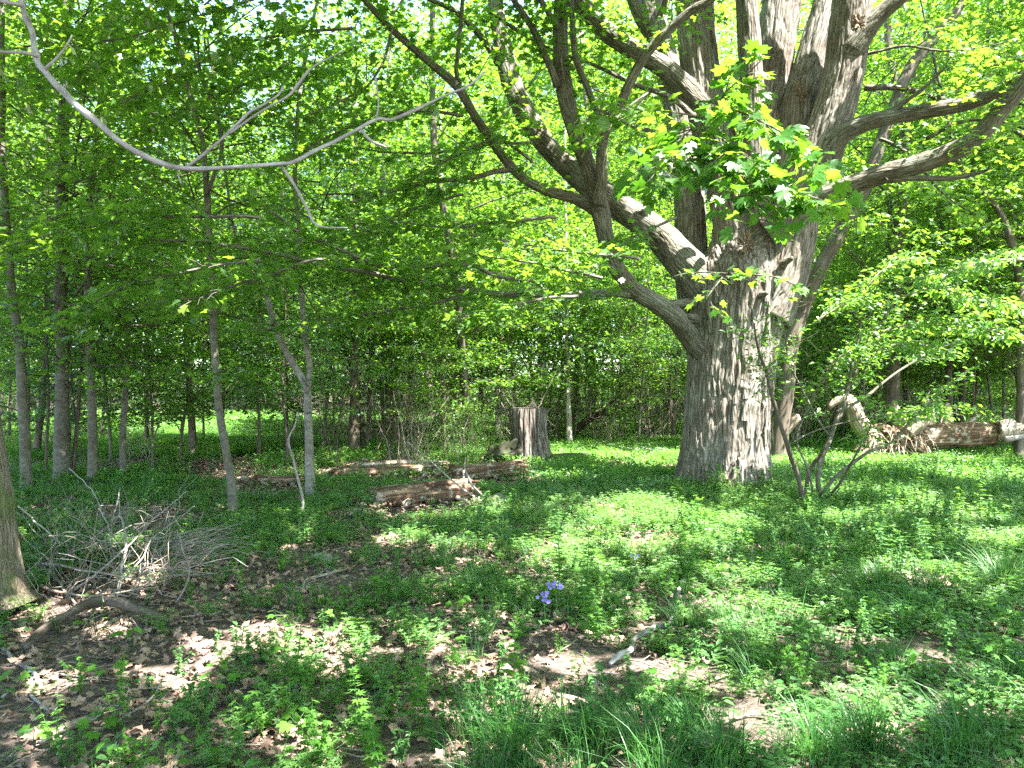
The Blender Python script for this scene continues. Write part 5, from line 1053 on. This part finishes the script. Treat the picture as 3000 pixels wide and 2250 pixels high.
scatter('ground_ivy', 'small round leaved creeping plants carpeting the right side', 'ground cover', lay(xy), rots(n), rng.uniform(.7, 1.25, n), rng.integers(0, 5, n), [src('h', herb_round(i), 'herb2') for i in range(5)]); print('ivy', n)
xy = region(6500, 2.3, 14.5); xy = off_trunk(keep(xy, dens(xy)*.9)); n = len(xy)
scatter('seedlings', 'low broad leaved green seedlings among the litter', 'ground cover', lay(xy), rots(n), rng.uniform(.6, 1.25, n), rng.integers(0, 6, n), [src('h', herb_broad(i, [OVATE, HERBLOBE, OVATE, HERBLOBE, ROUND, MAPLE_MID][i], n=[6, 7, 8, 9, 7, 4][i], h=[.10, .16, .08, .2, .09, .1][i]), 'herb' if i % 2 else 'herb2') for i in range(6)]); print('seed', n)
xy = region(5200, 2.3, 15.5); s = xy[:, 0]/xy[:, 1]; xy = off_trunk(keep(xy, (dens(xy)*sstep(-.2, .3, fbm(q3(xy)*1.2, 45, 2)+.15*sstep(-.1, .3, s))+.03*(s > -.1)))); n = len(xy)
gg = [G(rng.uniform(980, 1600), rng.uniform(1580, 1740))[:2] for i in range(46)]+[G(rng.uniform(1600, 2300), rng.uniform(1420, 1740))[:2] for i in range(40)]+[G(rng.uniform(1350, 2250), rng.uniform(1130, 1400))[:2] for i in range(60)]+[G(rng.uniform(820, 1150), rng.uniform(1160, 1320))[:2] for i in range(40)]
gg = np.array(gg); gg = keep(gg, 1-.8*bare(gg)); n_ = len(gg)
scatter('long_grass', 'long bladed dark green grass growing in loose patches', 'grass', lay(gg), rots(n_, .15), rng.uniform(.5, 1.1, n_), rng.integers(0, 5, n_), [src('h', grass(i+50, 30, .27, .0022, .13, 1.1), 'long_grass') for i in range(5)])
scatter('grass', 'thin grass blades growing through the low plants', 'grass', lay(xy), rots(n), rng.uniform(.45, 1.05, n), rng.integers(0, 4, n), [src('h', grass(i, 22, .2, .0022), 'grass') for i in range(4)]); print('grass', n)
# middle and far ground
xy = region(9500, 13.5, 30); s = xy[:, 0]/xy[:, 1]; shade = (xy[:, 1] > 13) & (s < .05) & (xy[:, 1] < 19); xy = keep(xy, np.where(shade, .28, .95)*(1-.8*littery(xy))*np.where((s > -.28) & (s < .2) & (xy[:, 1] < 40), .55, 1)*sstep(-.5, .15, fbm(q3(xy)*.6, 91, 3))); xy = off_trunk(xy); n = len(xy)
scatter('undergrowth', 'green undergrowth between the trunks in the middle distance', 'undergrowth', lay(xy), rots(n), rng.uniform(.5, 1.15, n), rng.integers(0, 4, n), [src('h', far_patch(i), 'herb') for i in range(4)]); print('mid', n)
xy = region(9000, 29, 95, .75); n = len(xy)
scatter('far_undergrowth', 'pale green low plants covering the ground far back in the wood', 'undergrowth', lay(xy), rots(n), rng.uniform(1.2, 2.6, n), rng.integers(0, 4, n), [src('h', far_patch(i), 'herb') for i in range(4)])
def far_tree(k):
    o = bpy.data.objects.new('x', T_[k][0]); return o
y = rng.uniform(96, 125, 150); xy = np.stack([rng.uniform(-1, 1, 150)*y*.85, y], 1)
scatter('far_wood', 'far off wood closing the view behind all the trunks', 'wood', lay(xy, -5.0), rots(150, .03), rng.uniform(.9, 1.9, 150), rng.integers(0, 2, 150), [far_tree(0), far_tree(1)])
y = rng.uniform(70, 100, 420); xy = np.stack([rng.uniform(-1, 1, 420)*y*.8, y], 1)
scatter('far_thicket', 'pale thicket under the farthest trees', 'wood', lay(xy, -.6), rots(420, .03), rng.uniform(1.3, 2.4, 420), rng.integers(0, 2, 420), [bpy.data.objects.new('x', S_[k][0]) for k in (0, 1)])
def brush(i):
    mb = MB()
    for k in range(9):
        a = rng.uniform(0, TAU); b = np.array([math.cos(a), math.sin(a), 0])*rng.uniform(0, .8); h = rng.uniform(.6, 2.6); ln = rng.normal(0, .35, 2)*h; u = np.linspace(0, 1, 6)[:, None]
        p = wob(b+np.array([ln[0], ln[1], h])*u, .10, 1.6, k+i*9); tube(mb, p, np.linspace(.012, .004, 6)*rng.uniform(.5, 1.2), 4, cap=False)
        for j in (2, 3, 4): e = p[j]+rng.normal(0, .28, 3)+[0, 0, .15]; tube(mb, np.array([p[j], (p[j]+e)/2+rng.normal(0, .03, 3), e]), [.005, .004, .002], 3, cap=False)
    return mb
xy = region(900, 16, 50); s = xy[:, 0]/xy[:, 1]; xy = keep(xy, np.where((s > -.28), .75, .22)*(1-((s > .05) & (s < .27) & (xy[:, 1] < 22)))*(1-(s > .3)*(xy[:, 1] < 21.5))*(1-((s > -.06) & (s < .06) & (xy[:, 1] < 21)))); n = len(xy)
scatter('brush', 'tangle of thin bare brown stems standing between the trunks', 'brushwood', lay(xy), rots(n, .12), rng.uniform(.5, 1.3, n), rng.integers(0, 6, n), [src('b', brush(i), 'stick' if i % 2 else 'brown') for i in range(6)])
def chip(i):
    mb = MB(); a, b, c = [(.09, .03, .012), (.05, .04, .02), (.14, .025, .015), (.07, .05, .03)][i % 4]; V = np.array([[x*a, y*b, z*c+c] for x in (-1, 1) for y in (-1, 1) for z in (-1, 1)], float); V += rng.normal(0, .25, V.shape)*np.array([a, b, c])
    mb.add(V, np.array([(0, 1, 3, 2), (4, 6, 7, 5), (0, 4, 5, 1), (2, 3, 7, 6), (0, 2, 6, 4), (1, 5, 7, 3)])); return mb
dp = [(rng.normal(X, sx), rng.normal(Y, sy)) for X, Y, sx, sy, k in [(830, 1098, 40, 10, 110), (960, 1085, 60, 8, 90), (1050, 1022, 50, 8, 150), (1100, 1000, 25, 7, 120), (860, 1030, 80, 8, 120), (600, 1050, 50, 8, 70), (1010, 1045, 40, 8, 90), (1950, 995, 60, 7, 120)] for _ in range(k)]
xy = np.array([G(x, max(y, 960))[:2] for x, y in dp]); n = len(xy)
scatter('rotten_debris', 'crumbled chips of rotten wood heaped round the logs and stump', 'wood debris', lay(xy)+np.stack([xy[:, 0]*0, xy[:, 0]*0, rng.uniform(0, .10, n)], 1), rots(n, .5), rng.uniform(.3, 1.0, n), rng.integers(0, 4, n), [src('b', chip(i), ['rot', 'rot', 'rot', 'stick'][i]) for i in range(4)])
def tall_weed(i):
    mb = MB(); pos = []; fw = []
    for p in stems(mb, 4, .5, .1, .0025, 6):
        for j in range(1, 6):
            for q in range(3): a = rng.uniform(0, TAU); pos.append(p[j]+[0, 0, rng.uniform(-.05, .02)]); fw.append([math.cos(a), math.sin(a), rng.uniform(-.2, .5)])
    place(mb, HERBLOBE if i % 2 else OVATE, np.array(pos), np.array(fw), leaf_normals(len(pos), .3), rng.uniform(.035, .065, len(pos))); return mb
xy = region(2600, 6.5, 17, .72); s = xy[:, 0]/xy[:, 1]; xy = off_trunk(keep(xy, np.where(s > .22, .75, .10)*sstep(-.3, .3, fbm(q3(xy)*.8, 55, 2)+.2)+.02)); n = len(xy)
scatter('weeds', 'knee high leafy weeds growing on the right and round the maple foot', 'weeds', lay(xy), rots(n), rng.uniform(.45, 1.0, n), rng.integers(0, 4, n), [src('h', tall_weed(i), 'herb' if i % 2 else 'herb2') for i in range(4)]); print('weeds', n)
xy = np.array([G(rng.uniform(120, 1500), 1150+520*rng.random()**.8)[:2] for i in range(150)]+[G(rng.uniform(1300, 2200), rng.uniform(1110, 1500))[:2] for i in range(110)]); xy = keep(xy, 1-.9*bare(xy)); n = len(xy)
scatter('young_weeds', 'ankle high leafy weeds dotted over the near forest floor', 'weeds', lay(xy), rots(n), rng.uniform(.25, .6, n), rng.integers(0, 4, n), [src('h', tall_weed(i+4), 'herb' if i % 2 else 'herb2') for i in range(4)])

# ------------------------------------------------------------------ single plants of the foreground
def small_leaf(tpl, m, nm='leaf'):
    return [MB().add(tpl[0], tpl[1], .2+.25*k).mesh(nm, M[m]) for k in range(3)]
LOBE_ME = small_leaf(HERBLOBE, 'herb'); SEED_ME = small_leaf(MAPLE_HI, 'herb'); OV_ME = small_leaf(OVATE, 'herb'); RND_ME = small_leaf(ROUND, 'herb2')
def upright(X, Y, htop, label, n=24, size=.06, meshes=LOBE_ME, name='mugwort_plant', cat='plant', group=None):
    """stands on the ground point seen at (X, Y); its tip is seen at height htop of the view"""
    g = G(X, Y); h = (Y-htop)*K/FPX*g[1]; root = thing(name, label, cat, g, group); z = np.linspace(0, h, 8); p = np.stack([g[0]+.03*np.sin(z*5+X), g[1]+.02*np.cos(z*4), g[2]+z], 1)
    mb = MB(); tube(mb, p, np.linspace(.004, .002, 8), 6); under(mb.obj('stem', M['grass']), root)
    i = np.arange(n); u = .18+.82*(i/n); a = i*2.4; c = np.stack([np.interp(u*h, z, p[:, k]) for k in range(3)], 1); fw = np.stack([np.cos(a), np.sin(a), rng.uniform(-.15, .5, n)+.9*np.clip((u-.85)/.15, 0, 1)], 1)
    leaf_objects(c+fw*.02*(1.2-u)[:, None], fw, leaf_normals(n, .2), size*(1.25-.75*u)*rng.uniform(.85, 1.15, n), root, meshes)
upright(640, 1500, 1322, 'tall dark lobed leaved plant standing alone left of the sunlit dry leaves', 26, .055)
upright(866, 1215, 1148, 'pale topped lobed leaved plant in the left middle of the grass', 20, .09)
upright(1200, 1325, 1165, 'sunlit pale plant, left of the tall pair behind the violet flowers', 40, .075)
upright(1262, 1340, 1152, 'sunlit lobed leaved plant, right of the tall pair behind the violet flowers', 44, .075)
upright(1265, 1395, 1240, 'green bushy lobed plant right of the violet flowers', 34, .065)
upright(1290, 1400, 1290, 'lower green lobed plant leaning against the bushy one beside the violet flowers', 20, .06)
upright(915, 1580, 1400, 'leafy lobed plant with a dark stem near the bottom left of centre', 34, .062)
upright(775, 1640, 1440, 'tall crowded lobed leaved plant at the bottom edge', 40, .06)
upright(800, 1690, 1560, 'lobed plant cut off by the bottom edge below the crowded one', 26, .06)
upright(1550, 1085, 1005, 'leafy weed growing against the front of the maple trunk', 40, .12)
upright(1500, 1100, 1050, 'broad low weed at the left foot of the maple', 22, .11, OV_ME)
upright(1100, 1500, 1340, 'ovate leaved plant with a slender stem in the dry leaves', 16, .07, OV_ME, 'broadleaf_plant')
upright(1130, 1390, 1330, 'small ovate leaved plant just below the violet flowers', 12, .05, OV_ME, 'broadleaf_plant')
upright(1950, 1310, 1175, 'tall thin weed with few leaves in the right of the grass', 14, .06)
upright(2120, 1130, 1010, 'yellowish tall weed near the right edge', 26, .10, OV_ME)
upright(1990, 1150, 1010, 'tall narrow leaved weed left of the yellowish one', 20, .09, OV_ME)
def seedling(X, Y, label, n=4, size=.06, h=.1, meshes=SEED_ME, name='maple_seedling', cat='seedling'):
    g = G(X, Y); root = thing(name, label, cat, g); i = np.arange(n); a = i*TAU/n+rnd.uniform(0, 6); r = rng.uniform(.03, .09, n); z = h*rng.uniform(.7, 1.1, n)
    c = np.array(g)+np.stack([np.cos(a)*r, np.sin(a)*r, z], 1); mb = MB()
    for p in c: tube(mb, np.array([g, g+(p-g)*[.2, .2, .7], p]), .0014, 4, cap=False)
    under(mb.obj('stem', M['grass']), root); fw = np.stack([np.cos(a), np.sin(a), rng.uniform(-.3, .1, n)], 1); leaf_objects(c, fw, leaf_normals(n, .25)-np.array([0, .5, 0]), size*rng.uniform(.8, 1.2, n), root, meshes)
for X, Y, n, s, lab in [(30, 1480, 4, .045, 'maple seedling beside the forked stick at the left edge'), (75, 1615, 4, .055, 'large leaved maple seedling in the lower left corner'), (215, 1480, 4, .045, 'light green maple seedling right of the forked stick'), (215, 1600, 5, .05, 'maple seedling touching the short log piece at lower left'),
    (470, 1500, 5, .05, 'maple seedling standing amid bedstraw at lower left'), (560, 1575, 5, .05, 'bright maple seedling left of the bottom crowded plant'), (640, 1590, 4, .05, 'second maple seedling left of the bottom crowded plant'), (470, 1640, 4, .05, 'maple seedling at the bottom edge left of centre'), (990, 1330, 4, .05, 'maple seedling left of the violet flowers')]:
    seedling(X, Y, lab, n, s)
seedling(285, 1405, 'yellow green oval leaved seedling in the dry leaves below the arched branch', 7, .06, .16, OV_ME, 'oval_leaf_seedling')
seedling(1420, 1400, 'dark round leaved seedling on the bare soil', 3, .05, .08, RND_ME, 'round_leaf_seedling')
seedling(380, 1640, 'cluster of small oval leaves at the lower left edge', 12, .035, .10, OV_ME, 'oval_leaf_seedling')
seedling(240, 1650, 'second cluster of small oval leaves near the lower left corner', 12, .04, .12, OV_ME, 'oval_leaf_seedling')
def mustard(X, Y):
    g = G(X, Y); root = thing('pale_round_leaf_plant', 'pale yellow green plant with big rounded leaves at the bottom edge', 'plant', g); n = 9; a = np.arange(n)*2.4; r = .03+.016*np.arange(n); c = g+np.stack([np.cos(a)*r, np.sin(a)*r, .07+.01*rng.random(n)], 1)
    mb = MB(); [tube(mb, np.array([g, p]), .002, 4, cap=False) for p in c]; under(mb.obj('stem', M['grass']), root)
    leaf_objects(c, np.stack([np.cos(a), np.sin(a), a*0], 1), leaf_normals(n, .2)-np.array([0, .35, 0]), rng.uniform(.045, .065, n), root, [MB().add(ROUND[0], ROUND[1], .35).mesh('leaf', M['shrub_leaf'])])
mustard(675, 1650)
TUFT = [(1110, 1640, 'dark green long bladed tussock at the bottom edge left of centre', .30, 70), (1010, 1600, 'loose long grass tussock beside the lobed plant at the bottom', .30, 40), (1290, 1640, 'broad tussock of long blades at the bottom centre', .30, 80), (1400, 1660, 'long bladed tussock at the bottom, right neighbour of the broad one', .28, 70), (1500, 1590, 'short fine dark tussock on the bare soil', .17, 110),
    (1560, 1660, 'grass tussock at the bottom edge under the bare soil', .24, 60), (1760, 1640, 'wide bladed tussock at lower right', .28, 60), (1880, 1620, 'pale tipped tussock at lower right catching the sun', .26, 60), (2080, 1640, 'tussock near the bottom right corner', .26, 60), (1020, 1290, 'fresh green tussock in the centre of the grass', .20, 90), (1095, 1320, 'yellow green sunlit tussock left of the violet flowers', .17, 80),
    (960, 1230, 'tussock behind the fresh green central one', .18, 70), (1060, 1345, 'small bright tussock in front of the yellow green one', .12, 40), (1040, 1385, 'light green little tussock in the dry leaves', .12, 36), (1480, 1350, 'arching grass tussock right of the crooked branch', .20, 70), (1700, 1215, 'dark tall grass tussock in the middle right', .24, 60), (1900, 1275, 'tussock in the right half beside a bare patch', .26, 80),
    (2170, 1270, 'large tussock at the right edge of the grass', .34, 110), (2020, 1290, 'narrow tussock left of the large right edge one', .26, 60), (1650, 1140, 'small tussock before the shrub', .2, 50)]
for X, Y, lab, h, n in TUFT:
    g = G(X, Y); root = thing('grass_tussock', lab, 'grass tuft', g); o = grass(int(X), int(n*1.9), h*1.1, .0017+.0040*(g[1]/13), .08+.16*h, .95, 6).obj('blades', M['long_grass' if Y > 1500 else 'grass'], root); o['kind'] = 'stuff'
def flowers(X, Y, label, n, m='petal', h=.2, name='violet_flower', cat='flower'):
    g = G(X, Y); root = thing(name, label, cat, g); top = g+np.array([.0, 0, h]); mb = MB(); tube(mb, np.array([g, g+[.01, 0, h*.5], top]), .0022, 5); under(mb.obj('stem', M['grass']), root)
    for k in range(n):
        c = top+np.array([rng.normal(0, .028), rng.normal(0, .02), rng.uniform(-.03, .025)]); mb = MB()
        for q in range(5):
            a = q*TAU/5+k; place(mb, ROUND, c[None], np.array([[math.cos(a), -.35, math.sin(a)]]), np.array([[0, -1., .35]]), np.array([.023 if m == 'petal' else .012]), np.array([.5]))
        under(mb.obj('petals', M[m]), root)
flowers(1200, 1370, 'violet flower head, upper one of the two beside the sunlit grass', 13, h=.31); flowers(1174, 1375, 'violet flower head, lower left one of the two beside the sunlit grass', 11, h=.25)
flowers(1374, 1235, 'single pale lilac flower in the grass left of the maple mound', 4, h=.14); flowers(1346, 1262, 'tiny lilac flower below the single pale one', 2, h=.08); flowers(1990, 1450, 'pale lilac flower low on the right', 2, h=.05)
for i, (X, Y) in enumerate([(1322, 1000), (1345, 996), (1362, 1000), (1390, 998), (1405, 1000), (1425, 998), (1438, 1003), (1380, 1004)]):
    flowers(X, Y, 'white flower on a thin stalk in the sunny gap between stump and maple', 4, 'white_petal', .33, 'white_flower', 'flower'); bpy.context.scene.collection.objects
for k, o in enumerate([o for o in col.objects if o.name.split('.')[0] == 'white_flower']):
    o['group'] = 'white flowers in the sunny gap'; o['label'] = 'white flower in the gap between stump and maple, %s from the left' % ['first', 'second', 'third', 'fourth', 'sixth', 'seventh', 'eighth', 'fifth'][k]

name_by_place('background tree', 'background_tree'); name_by_place('young maple', 'young_maple'); name_by_place('leafy shrub', 'understorey_shrub')
for i, o in enumerate([o for o in col.objects if o.name.split('.')[0] == 'low_shrub']):
    if i > 2: name_by_place('low bush', 'low_shrub'); break
for o, l in zip([o for o in col.objects if o.name.split('.')[0] == 'low_shrub'], ['dark feathery little bush just left of the stump', 'small bush second from the left of the stump', 'small dark bush touching the stump on its left']): o['label'] = l
